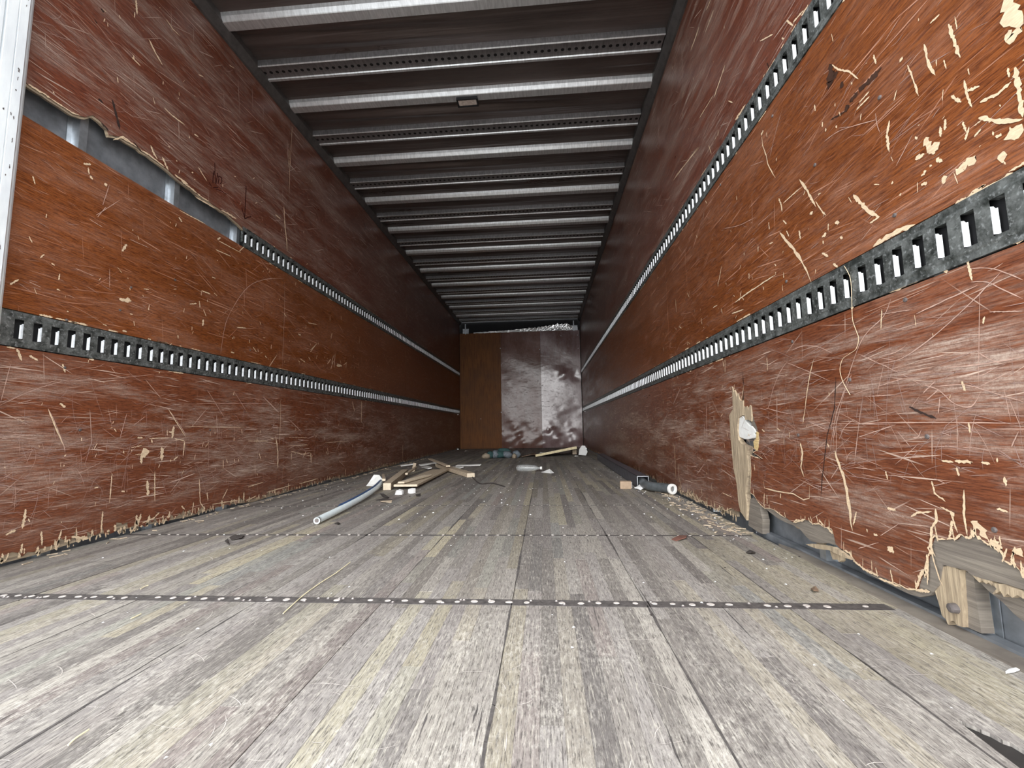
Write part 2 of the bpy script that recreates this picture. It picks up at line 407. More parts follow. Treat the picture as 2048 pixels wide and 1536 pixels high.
# pale scratches and dark splits on the boards
mb = MB(); r2 = random.Random(77)
def fribbon(mb, pts, w, z=.0006):
    P = [Vector(p) for p in pts]; vs = []; n = len(P)
    for i, q in enumerate(P):
        d = (P[min(i + 1, n - 1)] - P[max(i - 1, 0)]).normalized(); nn = Vector((-d.y, d.x)); k = .25 if i in (0, n - 1) else 1
        for sg in (-1, 1):
            p = q + nn * sg * w * k * r2.uniform(.3, .7); vs.append((p.x, p.y, z))
    mb.add(vs, [(2 * i, 2 * i + 2, 2 * i + 3, 2 * i + 1) for i in range(n - 1)])
for i in range(520):
    y = .45 + r2.random() ** 1.7 * 2.6; x = r2.uniform(.1, 2.5); L = r2.uniform(.01, .07); a = r2.choice((r2.gauss(0, .3), r2.gauss(0, .3), r2.gauss(PI / 2, .12))); cv = r2.uniform(-.5, .5)
    pts = [(x + math.cos(a + cv * t) * L * t, y + math.sin(a + cv * t) * L * t) for t in (0, .25, .5, .75, 1)]
    fribbon(mb, pts, r2.uniform(.0006, .0013))
mb.build('floor_scratches', 'disc', floor, kind='stuff')
mb = MB()
for e in edges:
    y = .45
    while y < 4:
        L = r2.uniform(.1, .5)
        if r2.random() < .75:
            fribbon(mb, [(e + r2.uniform(-.001, .001), y + L * t) for t in (0, .25, .5, .75, 1)], r2.uniform(.003, .007) if .9 < e < 2.1 else .003)
        y += L + r2.uniform(.02, .2)
for i in range(70):
    y = .45 + r2.random() ** 1.5 * 2.8; x = r2.uniform(.1, 2.5); L = r2.uniform(.03, .16)
    fribbon(mb, [(x + r2.uniform(-.0015, .0015), y + L * t) for t in (0, .33, .66, 1)], r2.uniform(.001, .003))
mb.build('dark_splits', 'groove', floor, kind='stuff')

# ------------------------------------------------------------------ side walls
YR = .30                                     # open rear end on the right
YP = 1.2365                                  # lining starts past the post
YL = .55                                    # unseen left wall end, carried past the post to shade the floor
def skin(x0, x1, y0, name, label):
    mb = MB(); mb.box(min(x0, x1), max(x0, x1), y0, D + .05, -.06, H + .06)
    return mb.build(name, 'skin', kind='structure', label=label, category='wall')
wall_left = skin(-.06, -.055, YL, 'wall_left', 'left trailer wall lined with scuffed red brown plywood')
wall_right = skin(W + .055, W + .06, YR, 'wall_right', 'right trailer wall lined with scratched and broken red plywood')

def hat_post(x, s, y, z0, z1, parent):
    """galvanised hat section upright behind the lining; s = direction into the trailer"""
    mb = MB(); prof = [(-.035, .0), (-.018, .0), (-.014, .028), (.014, .028), (.018, .0), (.035, .0)]
    vs = []
    for z in (z0, z1):
        for a, b in prof: vs.append((x + s * b, y + a, z))
    n = len(prof); mb.add(vs, [(i, i + 1, i + 1 + n, i + n) for i in range(n - 1)])
    mb.build('wall_post', 'galv', parent, solid=.002)
for k in range(4): hat_post(-.052, 1, 1.452 + .4315 * k, -.01, H, wall_left)
for yy in (.955, 1.40, 1.83, 2.26): hat_post(W + .052, -1, yy, -.01, H, wall_right)

ZL, ZU, RW = .7735, 1.571, .118             # rail heights and width
gap = RW / 2 + .0035
def lining(parent, s, poly, mat, rng, core=None, name='lining_panel'):
    """one red-faced panel; s=+1 left wall, -1 right wall"""
    xf = 0 if s > 0 else W
    mb = MB(); mb.slab(poly, xf, xf - s * .0035)
    p = mb.build(name, mat, parent)
    if core:
        mb = MB(); mb.slab(core, xf - s * .0037, xf - s * .014); mb.build('plywood_core', 'core', p)
    return p
def bottom_panel(parent, s, y0, y1, rng, z=.018, amp=.03):
    base = [(y0 + (y1 - y0) * t, z + rng.uniform(0, .02)) for t in (0, .12, .25, .4, .55, .7, .85, 1)]
    low = ragged(base, amp, .014, rng); low = [(p, max(.004, q)) for p, q in low]
    top = ZL - gap
    g = .0015
    low[0] = (y0 + g, low[0][1]); low[-1] = (y1 - g, low[-1][1])
    low = [(min(max(p, y0 + g), y1 - g), q) for p, q in low]
    c = [(p, max(.002, q - rng.uniform(.002, .02))) for p, q in [b for b in base]]
    c[0] = (y0 + g, c[0][1]); c[-1] = (y1 - g, c[-1][1])
    return lining(parent, s, low + [(y1 - g, top), (y0 + g, top)], 'low', rng, c + [(y1 - g, top), (y0 + g, top)])
def rect(y0, y1, z0, z1, g=.0015): return [(y0 + g, z0), (y1 - g, z0), (y1 - g, z1), (y0 + g, z1)]
rng = random.Random(11)
TOPZ = 2.63
panels = {}
for s, parent in ((1, wall_left), (-1, wall_right)):
    segs = [(YP if s > 0 else YR, 2.742), (2.742, 5.341), (5.341, 7.94), (7.94, D)]
    for i, (a, b) in enumerate(segs):
        if s > 0 or i > 0: panels[s, 'low', i] = bottom_panel(parent, s, a, b, rng)
        q = rect(a, b, ZL + gap, ZU - gap); panels[s, 'mid', i] = lining(parent, s, q, 'mid', rng, q)
        if s > 0 and i == 0: continue
        q = rect(a, b, ZU + gap, TOPZ); panels[s, 'top', i] = lining(parent, s, q, 'top', rng, q)
# left upper panel over the missing rail: lower edge traced, bowed and split
edge = [(1.249,1.625),(1.292,1.629),(1.335,1.628),(1.387,1.628),(1.434,1.647),(1.46,1.675),(1.484,1.674),(1.515,1.664),(1.527,1.64),(1.569,1.662),(1.613,1.666),(1.669,1.665),(1.728,1.667),(1.782,1.664),(1.829,1.656),(1.899,1.649),(1.985,1.64),(2.089,1.64),(2.203,1.641),(2.331,1.616)]
edge = ragged(edge, .006, .02, rng)
edge = [(max(YP, p), q) for p, q in edge if q > 1.55]
poly = [(YP, edge[0][1] + .005)] + edge + [(2.36, ZU + gap), (2.74, ZU + gap), (2.74, TOPZ), (YP, TOPZ)]
core = [(p, q - .010) for p, q in poly[:-4]] + poly[-4:]
panels[1, 'top', 0] = lining(wall_left, 1, poly, 'top', rng, core)
# right lower: far piece beside the splintered hole, near piece with the torn away foot
farp = [(1.779,0.653),(1.776,0.573),(1.808,0.513),(1.867,0.571),(1.884,0.482),(1.921,0.46),(1.923,0.337),(1.919,0.237),(1.897,0.168),(1.89,0.086),(1.881,0.06),(1.935,0.052),(1.967,0.058),(2.042,0.033),(2.068,0.047),(2.161,0.015),(2.201,0.027),(2.27,0.015),(2.313,0.033),(2.417,0.01),(2.465,0.04),(2.524,0.02),(2.58,0.032),(2.67,0.049)]
far_low = [(2.72, .03), (2.72, ZL - gap), (1.79, ZL - gap)]
farp = [q for q in farp if q[0] < 2.6]
zz = [(1.79, ZL - gap)] + farp[1:]
base = [(2.45, .03), (2.6, .03), (2.7405, .025), (2.7405, ZL - gap)]
zz += ragged([(max(zz[-1][0], 2.3), zz[-1][1]), (2.45, .035), (2.6, .03), (2.7405, .02)], .03, .014, rng)[1:]
zz.append((2.7405, ZL - gap))
panels[-1, 'low', 0] = lining(wall_right, -1, zz, 'low', rng, [(1.93, .03), (2.3, .012), (2.7405, .012), (2.7405, .25), (1.93, .25)])
near = [(1.777,0.642),(1.783,0.574),(1.789,0.492),(1.761,0.483),(1.725,0.49),(1.721,0.449),(1.713,0.429),(1.698,0.409),(1.688,0.381),(1.685,0.359),(1.703,0.32),(1.743,0.308),(1.67,0.29),(1.734,0.292),(1.764,0.297),(1.767,0.237),(1.788,0.149),(1.757,0.144),(1.733,0.126),(1.706,0.115),(1.684,0.109),(1.647,0.115),(1.613,0.115),(1.581,0.108),(1.549,0.106),(1.525,0.1),(1.5,0.098),(1.48,0.109),(1.456,0.111),(1.437,0.12),(1.415,0.122),(1.398,0.115),(1.378,0.118),(1.366,0.122),(1.343,0.117),(1.324,0.12),(1.309,0.119),(1.304,0.104),(1.3,0.084),(1.287,0.076),(1.264,0.073),(1.241,0.073),(1.238,0.063),(1.222,0.051),(1.204,0.049),(1.187,0.044),(1.167,0.05),(1.148,0.045),(1.127,0.048),(1.107,0.046),(1.083,0.046),(1.064,0.045),(1.041,0.052),(1.031,0.076),(1.018,0.1),(1.015,0.089),(1.007,0.119),(1.001,0.135),(0.996,0.143),(0.998,0.15),(0.991,0.164),(0.986,0.174),(0.979,0.182),(0.974,0.175),(0.962,0.179),(0.953,0.18),(0.945,0.185),(0.934,0.185),(0.922,0.198),(0.915,0.195),(0.906,0.194),(0.899,0.201),(0.893,0.214),(0.89,0.201),(0.882,0.198),(0.875,0.194),(0.868,0.191),(0.865,0.196),(0.861,0.19),(0.855,0.186),(0.851,0.192),(0.847,0.183),(0.846,0.171),(0.835,0.168),(0.831,0.178),(0.827,0.168),(0.821,0.161),(0.817,0.153),(0.801,0.138),(0.76,0.13)]
near = [(1.785, ZL - gap)] + near[1:] + [(YR, .15), (YR, ZL - gap)]
near = [q for q in near if q[0] >= YR - .001]
panels[-1, 'low', 4] = lining(wall_right, -1, near, 'low', rng)
core = [(1.697,0.11),(1.605,0.089),(1.542,0.086),(1.483,0.087),(1.441,0.065),(1.416,0.059),(1.374,0.065),(1.334,0.075),(1.297,0.078),(1.265,0.064),(1.24,0.056),(1.217,0.046),(1.177,0.037),(1.133,0.036),(1.098,0.035),(1.066,0.034),(1.039,0.038),(1.012,0.052),(0.988,0.081),(0.975,0.126),(0.959,0.127),(0.941,0.129),(0.924,0.13),(0.914,0.125),(0.892,0.125),(0.876,0.127),(0.852,0.13),(0.835,0.13),(0.82,0.131),(0.802,0.13),(0.76,0.125)]
core = [(1.76, .5)] + core + [(YR, .12), (YR, .68), (1.2, .68), (1.2, .4)]
mb = MB(); mb.slab(core, W + .0037, W + .012); mb.build('plywood_core', 'greyply', panels[-1, 'low', 4])
wood = [
 ('raw', .0, .016, [(1.878,0.576),(1.863,0.553),(1.852,0.56),(1.842,0.523),(1.826,0.544),(1.82,0.525),(1.807,0.512),(1.786,0.512),(1.798,0.454),(1.816,0.451),(1.839,0.443),(1.856,0.396),(1.851,0.354),(1.827,0.339),(1.77,0.33),(1.787,0.295),(1.784,0.236),(1.81,0.179),(1.821,0.138),(1.817,0.098),(1.829,0.036),(1.878,0.06),(1.89,0.086),(1.897,0.168),(1.919,0.237),(1.923,0.337),(1.925,0.458),(1.884,0.482)]),
 ('raw', .001, .012, [(1.784,0.481),(1.757,0.489),(1.748,0.473),(1.734,0.492),(1.725,0.487),(1.728,0.449),(1.734,0.428),(1.754,0.435),(1.783,0.435)]),
 ('yellow', .003, .01, [(1.701,0.39),(1.683,0.385),(1.695,0.358),(1.694,0.333),(1.707,0.316),(1.729,0.325),(1.731,0.351),(1.707,0.364)]),
 ('greyply', .004, .03, [(1.801,0.124),(1.772,0.134),(1.733,0.124),(1.727,0.095),(1.714,0.06),(1.725,0.008),(1.764,0.008),(1.832,0.016),(1.818,0.072)]),
 ('raw', .006, .03, [(1.003,0.134),(0.999,0.122),(0.988,0.115),(0.959,0.13),(0.941,0.126),(0.943,0.096),(0.944,0.054),(0.948,0.016),(0.959,0.014),(0.966,0.02),(0.973,0.017),(0.978,0.007),(0.982,0.008),(0.984,0.015),(0.992,0.019),(0.997,0.044),(1.005,0.075)]),
 ('greyply', .016, .04, [(0.94,0.123),(0.924,0.125),(0.924,0.097),(0.924,0.069),(0.923,0.016),(0.949,0.015),(0.945,0.054)]),
 ('greyply', .012, .035, [(0.918,0.121),(0.892,0.123),(0.862,0.123),(0.836,0.106),(0.817,0.088),(0.81,0.064),(0.83,0.069),(0.853,0.079),(0.871,0.092),(0.894,0.103)]),
 ('raw', .004, .012, [(0.914,0.125),(0.891,0.127),(0.876,0.126),(0.879,0.118),(0.884,0.122),(0.889,0.118),(0.895,0.121),(0.902,0.116),(0.907,0.12)]),
 ('raw', -.002, .008, [(0.873,0.125),(0.855,0.129),(0.833,0.129),(0.82,0.127),(0.821,0.117),(0.829,0.12),(0.838,0.112),(0.845,0.116),(0.852,0.108),(0.858,0.116),(0.87,0.106),(0.873,0.107),(0.864,0.118)]),
 ('raw', -.012, -.002, [(1.421,0.05),(1.391,0.059),(1.335,0.07),(1.291,0.076),(1.257,0.07),(1.225,0.062),(1.246,0.06),(1.279,0.061),(1.336,0.057),(1.4,0.049)]),
 ('raw', .002, .01, [(1.325,0.056),(1.282,0.061),(1.28,0.044),(1.289,0.037),(1.295,0.041),(1.314,0.036),(1.32,0.044)]),
 ('core', .006, .012, [(1.512,0.086),(1.462,0.102),(1.409,0.109),(1.368,0.108),(1.348,0.083),(1.367,0.059),(1.399,0.058),(1.422,0.075),(1.456,0.085),(1.489,0.08)]),
]
for mt, a, b, pts in wood:
    if a < 0.0035 and b <= .016 and a >= 0: a, b = a - .004, b
    mb = MB(); mb.slab(ragged(pts + [pts[0]], .004, .02, rng)[:-1], W + a, W + b); mb.build('splintered_wood', mt, panels[-1, 'low', 4])
foam = [(1.841,0.448),(1.813,0.453),(1.794,0.436),(1.784,0.427),(1.757,0.413),(1.737,0.41),(1.718,0.398),(1.709,0.387),(1.723,0.382),(1.708,0.376),(1.721,0.364),(1.751,0.362),(1.787,0.357),(1.824,0.36),(1.854,0.366),(1.857,0.389)]
mb = MB(); mb.slab(foam, W + .001, W + .02); mb.build('foam_lump', 'white', panels[-1, 'low', 4], bevel=.003, label='white foam showing through the hole')
mb = MB()
for x, y in ((1.03, .0),): pass
bolt = [(0.959,0.047)][0]
mb.tube([(W + .006, bolt[0], bolt[1]), (W - .004, bolt[0], bolt[1]), (W - .006, bolt[0], bolt[1])], [.010, .009, .004], 12); mb.build('bolt_head', 'ring', panels[-1, 'low', 4], smooth=False)
mb = MB(); mb.box(W + .02, W + .045, .5, 1.8, -.01, .012); mb.build('bottom_rail', 'skin', wall_right)
mb = MB(); mb.flat([(W - .022, .45), (W + .02, .45), (W + .02, 1.5), (W - .002, 1.6), (W - .016, 1.3), (W - .018, 1.0)], -.01, .006); mb.build('floor_edge_board', 'greyply', floor)

def torn_edge(parent, s, pts, rng, lo=.002, hi=.008, skip=.25, spikes=.5):
    """pale band of bare ply where the red face has broken away"""
    mb = MB(); x = (0 if s > 0 else W) + s * .0007; i = 0
    while i < len(pts) - 2:
        n = rng.randint(2, 5)
        if rng.random() > skip: ribbon(mb, [(p, q + .001) for p, q in pts[i:i + n]], rng.uniform(lo, hi), x + s * rng.uniform(0, .0004), rng, .6)
        i += max(1, n - 1)
    for p, q in pts[::1]:
        if rng.random() < spikes:
            L = rng.uniform(.006, .03); ribbon(mb, [(p + rng.uniform(-.004, .004), q - .003), (p + rng.gauss(0, .2) * L, q + L)], rng.uniform(.0015, .004), x, rng, .6)
    mb.build('torn_edge', 'chip', parent, kind='stuff')
torn_edge(panels[-1, 'low', 4], -1, near[8:-3], rng, .0015, .006, .15)
torn_edge(panels[-1, 'low', 0], -1, zz[1:-2], rng, .002, .006, .3)
torn_edge(panels[1, 'top', 0], 1, edge, rng, .003, .008, .35, 0)
# long splinters sticking along the broken foot
def slivers(mb, ent, x, rng):
    for w, pts in ent: ribbon(mb, pts, w * .001, x + rng.uniform(-.0003, .0003), rng, .55)

CHIP_R = [(6,[(0.82,1.183),(0.815,1.145),(0.807,1.099)]),
(5,[(0.874,1.192),(0.87,1.146),(0.859,1.11)]),
(4,[(0.915,1.183),(0.906,1.139),(0.899,1.098)]),
(24,[(0.724,1.13),(0.719,1.096),(0.706,1.064)]),
(14,[(0.706,1.064),(0.725,1.058),(0.727,1.075)]),
(8,[(0.724,1.003),(0.723,0.966),(0.723,0.916)]),
(7,[(0.789,0.964),(0.767,0.943),(0.745,0.923),(0.725,0.912)]),
(5,[(0.733,0.986),(0.754,0.982),(0.785,0.991)]),
(7,[(0.975,1.1),(0.986,1.072),(0.985,1.032)]),
(4,[(1.056,1.209),(1.022,1.211)]),
(4,[(1.066,1.199),(1.023,1.199)]),
(14,[(0.897,1.001),(0.889,0.973),(0.867,0.965)]),
(8,[(0.893,0.972),(0.879,0.958)]),
(8,[(0.923,0.973),(0.901,0.97)]),
(7,[(0.877,0.943),(0.867,0.931)]),
(14,[(0.841,0.889),(0.826,0.897),(0.802,0.897)]),
(11,[(0.873,0.889),(0.861,0.895)]),
(6,[(0.914,0.929),(0.902,0.933)]),
(6,[(0.916,0.913),(0.905,0.906)]),
(15,[(0.767,0.874),(0.754,0.868)]),
(16,[(0.753,0.899),(0.74,0.898),(0.726,0.892)]),
(7,[(0.768,0.913),(0.758,0.908)]),
(4,[(0.806,1.053),(0.804,1.02),(0.799,0.992)]),
(5,[(0.803,1.029),(0.782,1.02)]),
(5,[(0.833,1.044),(0.816,1.016)]),
(8,[(1.508,1.449),(1.49,1.452)]),
(4,[(1.504,1.439),(1.503,1.406),(1.486,1.356),(1.48,1.32),(1.458,1.275),(1.441,1.246)]),
(7,[(1.315,1.164),(1.29,1.122),(1.265,1.07),(1.252,1.042)]),
(4,[(1.25,1.057),(1.226,1.013),(1.213,0.996)]),
(9,[(1.106,0.996),(1.081,0.959),(1.057,0.925),(1.032,0.899)]),
(5,[(1.032,0.899),(1.061,0.899)]),
(6,[(1.431,1.167),(1.42,1.137),(1.418,1.115)]),
(3,[(1.409,1.138),(1.315,1.136)]),
(4,[(1.237,1.07),(1.225,1.069)]),
(7,[(1.282,1.034),(1.266,1.033)]),
(8,[(1.179,0.957),(1.163,0.951)]),
(4,[(1.206,0.968),(1.209,0.949)]),
(8,[(1.235,0.944),(1.217,0.945)]),
(5,[(1.417,1.083),(1.4,1.063)]),
(7,[(1.438,1.046),(1.408,1.008),(1.375,0.966),(1.342,0.913)]),
(5,[(1.403,1.041),(1.392,1.016)]),
(6,[(1.337,1.01),(1.335,0.981)]),
(6,[(1.242,0.899),(1.218,0.879)]),
(6,[(1.166,0.91),(1.157,0.903)]),
(4,[(2.182,1.387),(2.166,1.366)]),
(5,[(1.191,1.261),(1.193,1.245)]),
(6,[(1.18,1.233),(1.181,1.224)]),
(5,[(1.141,1.211),(1.139,1.202)]),
(4,[(1.216,1.333),(1.215,1.311)]),
(6,[(1.023,1.284),(1.02,1.285)]),
(8,[(0.932,1.211),(0.925,1.207)]),
(5,[(1.073,1.28),(1.072,1.271)]),
(4,[(1.134,1.383),(1.115,1.352),(1.081,1.317),(1.061,1.285),(1.051,1.269)]),
(5,[(0.862,1.001),(0.863,0.98)]),
(5,[(0.85,1.007),(0.853,0.987)]),
(4,[(0.754,0.962),(0.753,0.957)]),
(6,[(0.908,1.038),(0.904,1.037)]),
(5,[(0.917,1.019),(0.914,1.011)]),
(6,[(0.795,0.912),(0.792,0.913)]),
(6,[(0.893,0.94),(0.889,0.936)]),
(6,[(0.989,0.958),(0.984,0.956)]),
(5,[(0.972,0.92),(0.966,0.919)]),
(7,[(1.442,1.053),(1.391,0.989),(1.352,0.939),(1.331,0.898),(1.311,0.858),(1.302,0.832)]),
(6,[(1.201,0.852),(1.186,0.835)]),
(4,[(1.953,1.051),(1.905,1.117)]),
(5,[(1.668,0.995),(1.671,0.975)]),
(5,[(1.799,0.919),(1.693,0.925),(1.483,0.924)]),
(4,[(1.761,0.915),(1.74,0.95)]),
(4,[(1.725,0.907),(1.737,0.921)]),
(4,[(1.838,0.882),(1.73,0.871)]),
(4,[(2.027,0.962),(1.978,0.96)]),
(4,[(2.568,1.167),(2.566,1.083)]),
(5,[(2.358,1.137),(2.335,1.106)]),
(4,[(1.488,0.962),(1.478,0.952)]),
(4,[(2.534,0.992),(2.49,0.972)]),
(4,[(2.183,0.953),(2.177,0.916)]),
(10,[(1.058,0.839),(1.016,0.843),(0.978,0.843),(0.943,0.836)]),
(9,[(0.851,0.834),(0.828,0.833)]),
(12,[(0.827,0.835),(0.788,0.829),(0.734,0.828)]),
(4,[(2.683,0.719),(2.245,0.723),(1.93,0.734)]),
(4,[(1.93,0.734),(1.668,0.728),(1.469,0.728)]),
(4,[(1.459,0.727),(1.321,0.725),(1.208,0.725)]),
(5,[(1.201,0.724),(1.113,0.723),(1.032,0.725)]),
(5,[(1.032,0.723),(0.94,0.728),(0.868,0.73)]),
(5,[(0.868,0.732),(0.801,0.725),(0.747,0.72)]),
(9,[(1.033,0.717),(0.985,0.717),(0.921,0.721)]),
(8,[(0.786,0.724),(0.748,0.715)]),
(5,[(0.842,0.722),(0.84,0.694),(0.838,0.677)]),
(6,[(0.885,0.708),(0.889,0.719)]),
(9,[(1.151,0.709),(1.143,0.721)]),
(3,[(1.322,0.607),(1.344,0.569),(1.368,0.514),(1.383,0.468),(1.404,0.416)]),
(6,[(1.426,0.357),(1.417,0.326),(1.43,0.299)]),
(3,[(1.053,0.682),(1.062,0.635)]),
(3,[(1.585,0.655),(1.586,0.606)]),
(4,[(1.471,0.574),(1.475,0.58)]),
(4,[(1.935,0.705),(1.944,0.645)]),
(4,[(2.622,0.716),(2.603,0.694)]),
(10,[(1.265,0.338),(1.255,0.306),(1.237,0.267),(1.231,0.218),(1.229,0.161),(1.226,0.136)]),
(5,[(1.203,0.188),(1.221,0.15)]),
(4,[(1.676,0.209),(1.673,0.185),(1.591,0.184),(1.487,0.191),(1.433,0.181),(1.401,0.191),(1.396,0.228)]),
(6,[(1.564,0.182),(1.567,0.165)]),
(5,[(1.422,0.355),(1.419,0.313),(1.432,0.281),(1.419,0.251)]),
(5,[(0.97,0.239),(0.971,0.215),(0.985,0.195),(0.992,0.158),(0.984,0.14)]),
(4,[(0.992,0.172),(0.989,0.131),(0.979,0.094),(0.974,0.086)]),
(4,[(1.001,0.135),(1.011,0.073)]),
(5,[(1.02,0.101),(1.041,0.055)]),
(7,[(0.934,0.239),(0.932,0.23)]),
(5,[(0.936,0.222),(0.947,0.183)]),
(4,[(0.904,0.286),(0.91,0.234),(0.908,0.199)]),
(4,[(0.972,0.294),(0.969,0.27),(0.946,0.257)]),
(6,[(0.914,0.339),(0.88,0.34)]),
(4,[(0.943,0.338),(0.918,0.337)]),
(4,[(0.864,0.341),(0.849,0.339)]),
(4,[(0.914,0.327),(0.911,0.311)]),
(4,[(1.093,0.303),(1.088,0.284)]),
(11,[(1.112,0.123),(1.092,0.12)]),
(4,[(1.034,0.209),(1.015,0.222),(0.981,0.23)]),
(13,[(0.895,0.228),(0.88,0.219),(0.872,0.205)]),
(10,[(0.863,0.204),(0.847,0.191)]),
(14,[(0.824,0.197),(0.813,0.189)]),
(4,[(0.959,0.244),(0.938,0.238),(0.928,0.201)]),
(5,[(0.898,0.199),(0.889,0.223)]),
(6,[(1.364,0.133),(1.342,0.123)]),
(7,[(1.327,0.122),(1.307,0.107)]),
(4,[(0.857,0.203),(0.848,0.182)]),
(6,[(1.041,0.052),(1.007,0.061)]),
(5,[(1.204,0.047),(1.148,0.047)]),
(5,[(1.149,0.041),(1.083,0.044)]),
(5,[(1.227,0.057),(1.193,0.047)]),
(4,[(1.612,0.116),(1.55,0.103)]),
(4,[(1.501,0.097),(1.442,0.117)]),
(5,[(1.151,0.145),(1.138,0.144)]),
(5,[(1.173,0.152),(1.171,0.144)]),
(5,[(0.826,0.318),(0.826,0.303)]),
(4,[(0.847,0.261),(0.828,0.259)]),
(5,[(1.099,0.216),(1.074,0.216)]),
(5,[(2.758,0.307),(2.749,0.203),(2.756,0.089)]),
(4,[(2.694,0.187),(2.692,0.106),(2.654,0.051)]),
(4,[(2.184,0.131),(2.179,0.1)]),
(4,[(2.327,0.096),(2.32,0.062)]),
(3,[(2.058,0.11),(1.96,0.106)]),
(4,[(2.242,0.182),(2.232,0.175)]),
(5,[(1.738,0.266),(1.735,0.24)]),
(4,[(1.676,0.166),(1.686,0.115)]),
(4,[(1.658,0.162),(1.66,0.126)]),
(5,[(2.1,2.338),(1.988,2.342)]),
(4,[(2.498,1.868),(2.081,1.798)]),
(5,[(1.809,2.262),(1.912,2.256)]),
(5,[(1.276,1.656),(1.225,1.642)]),
(6,[(2.095,2.342),(1.97,2.351)]),
(6,[(1.883,2.341),(1.832,2.338)]),
(8,[(1.866,1.888),(1.796,1.911),(1.739,1.932)]),
(4,[(2.043,1.924),(1.873,1.903)]),
(4,[(1.955,1.719),(1.933,1.662)]),
(3,[(2.441,1.866),(2.066,1.787)]),
(6,[(1.554,1.611),(1.54,1.641)]),
(9,[(1.686,1.643),(1.597,1.639)]),
(7,[(1.445,1.633),(1.379,1.63)]),
(4,[(1.732,1.763),(1.697,1.727)]),
(5,[(1.308,1.695),(1.278,1.645)]),
(4,[(1.465,1.776),(1.386,1.724)])]
SCR_R = [(1.5,[(1.192,1.201),(1.137,1.191),(1.066,1.158),(1.009,1.128)]),
(1.5,[(0.972,0.989),(0.947,1.009),(0.922,1.03)]),
(1.5,[(1.88,1.275),(1.722,1.214),(1.586,1.181)]),
(1.5,[(1.467,1.331),(1.413,1.399),(1.364,1.446)]),
(1.5,[(1.595,1.387),(1.5,1.346)]),
(1.5,[(1.011,1.147),(1.01,1.116),(1.004,1.09)]),
(1.5,[(1.579,1.144),(1.461,1.141)]),
(2,[(1.025,0.698),(1.05,0.665),(1.114,0.633),(1.156,0.585),(1.213,0.492),(1.248,0.438),(1.292,0.324)]),
(2,[(1.465,0.618),(1.51,0.59),(1.562,0.536),(1.606,0.473),(1.667,0.478)]),
(2,[(1.606,0.473),(1.529,0.458),(1.45,0.447)]),
(1.8,[(1.43,0.652),(1.366,0.654),(1.294,0.637),(1.238,0.608)]),
(2,[(1.465,0.618),(1.376,0.583),(1.256,0.533)]),
(2.5,[(0.963,0.647),(0.906,0.655),(0.83,0.665)]),
(1.6,[(0.838,0.7),(0.805,0.688),(0.777,0.668),(0.756,0.649)]),
(1.6,[(0.841,0.675),(0.814,0.666),(0.79,0.645),(0.76,0.618)]),
(2,[(0.79,0.673),(0.846,0.637),(0.898,0.607),(0.947,0.583),(1.015,0.558),(1.08,0.556)]),
(1.6,[(1.067,0.574),(1.027,0.575),(0.998,0.585)]),
(1.6,[(1.087,0.503),(1.021,0.512),(0.973,0.51)]),
(1.6,[(0.936,0.488),(0.878,0.486),(0.833,0.469),(0.781,0.448)]),
(2,[(0.969,0.477),(0.938,0.499)]),
(2,[(0.967,0.495),(0.933,0.481),(0.903,0.452),(0.87,0.444),(0.848,0.471)]),
(1.5,[(0.848,0.547),(0.826,0.527),(0.801,0.513)]),
(2.5,[(1.185,0.414),(1.002,0.416),(0.786,0.412)]),
(1.5,[(1.064,0.672),(0.971,0.659)]),
(2,[(0.815,0.611),(0.763,0.598)]),
(2,[(0.909,0.523),(0.842,0.52),(0.772,0.522)]),
(2,[(1.134,0.482),(1.04,0.479)]),
(1.6,[(1.143,0.591),(1.033,0.533),(0.971,0.495)]),
(1.6,[(1.464,0.55),(1.378,0.568),(1.23,0.564)]),
(1.6,[(1.381,0.426),(1.289,0.396)]),
(1.8,[(0.963,0.462),(0.933,0.481)]),
(1.6,[(1.243,0.373),(1.218,0.405),(1.177,0.427)]),
(2,[(0.939,0.433),(0.931,0.467)]),
(2,[(1.174,0.541),(1.205,0.499),(1.242,0.431),(1.272,0.361)]),
(2,[(1.147,0.468),(1.179,0.364),(1.193,0.311)]),
(1.8,[(1.171,0.38),(1.049,0.411)]),
(1.6,[(1.046,0.396),(1.016,0.363)]),
(2,[(1.293,0.262),(1.257,0.297)]),
(1.6,[(1.194,0.302),(1.125,0.302)]),
(1.8,[(0.808,0.372),(0.794,0.398)]),
(2,[(1.007,0.382),(0.993,0.385),(0.983,0.4)]),
(1.6,[(1.129,0.146),(1.069,0.187)]),
(1.6,[(1.21,0.094),(1.137,0.128)])]
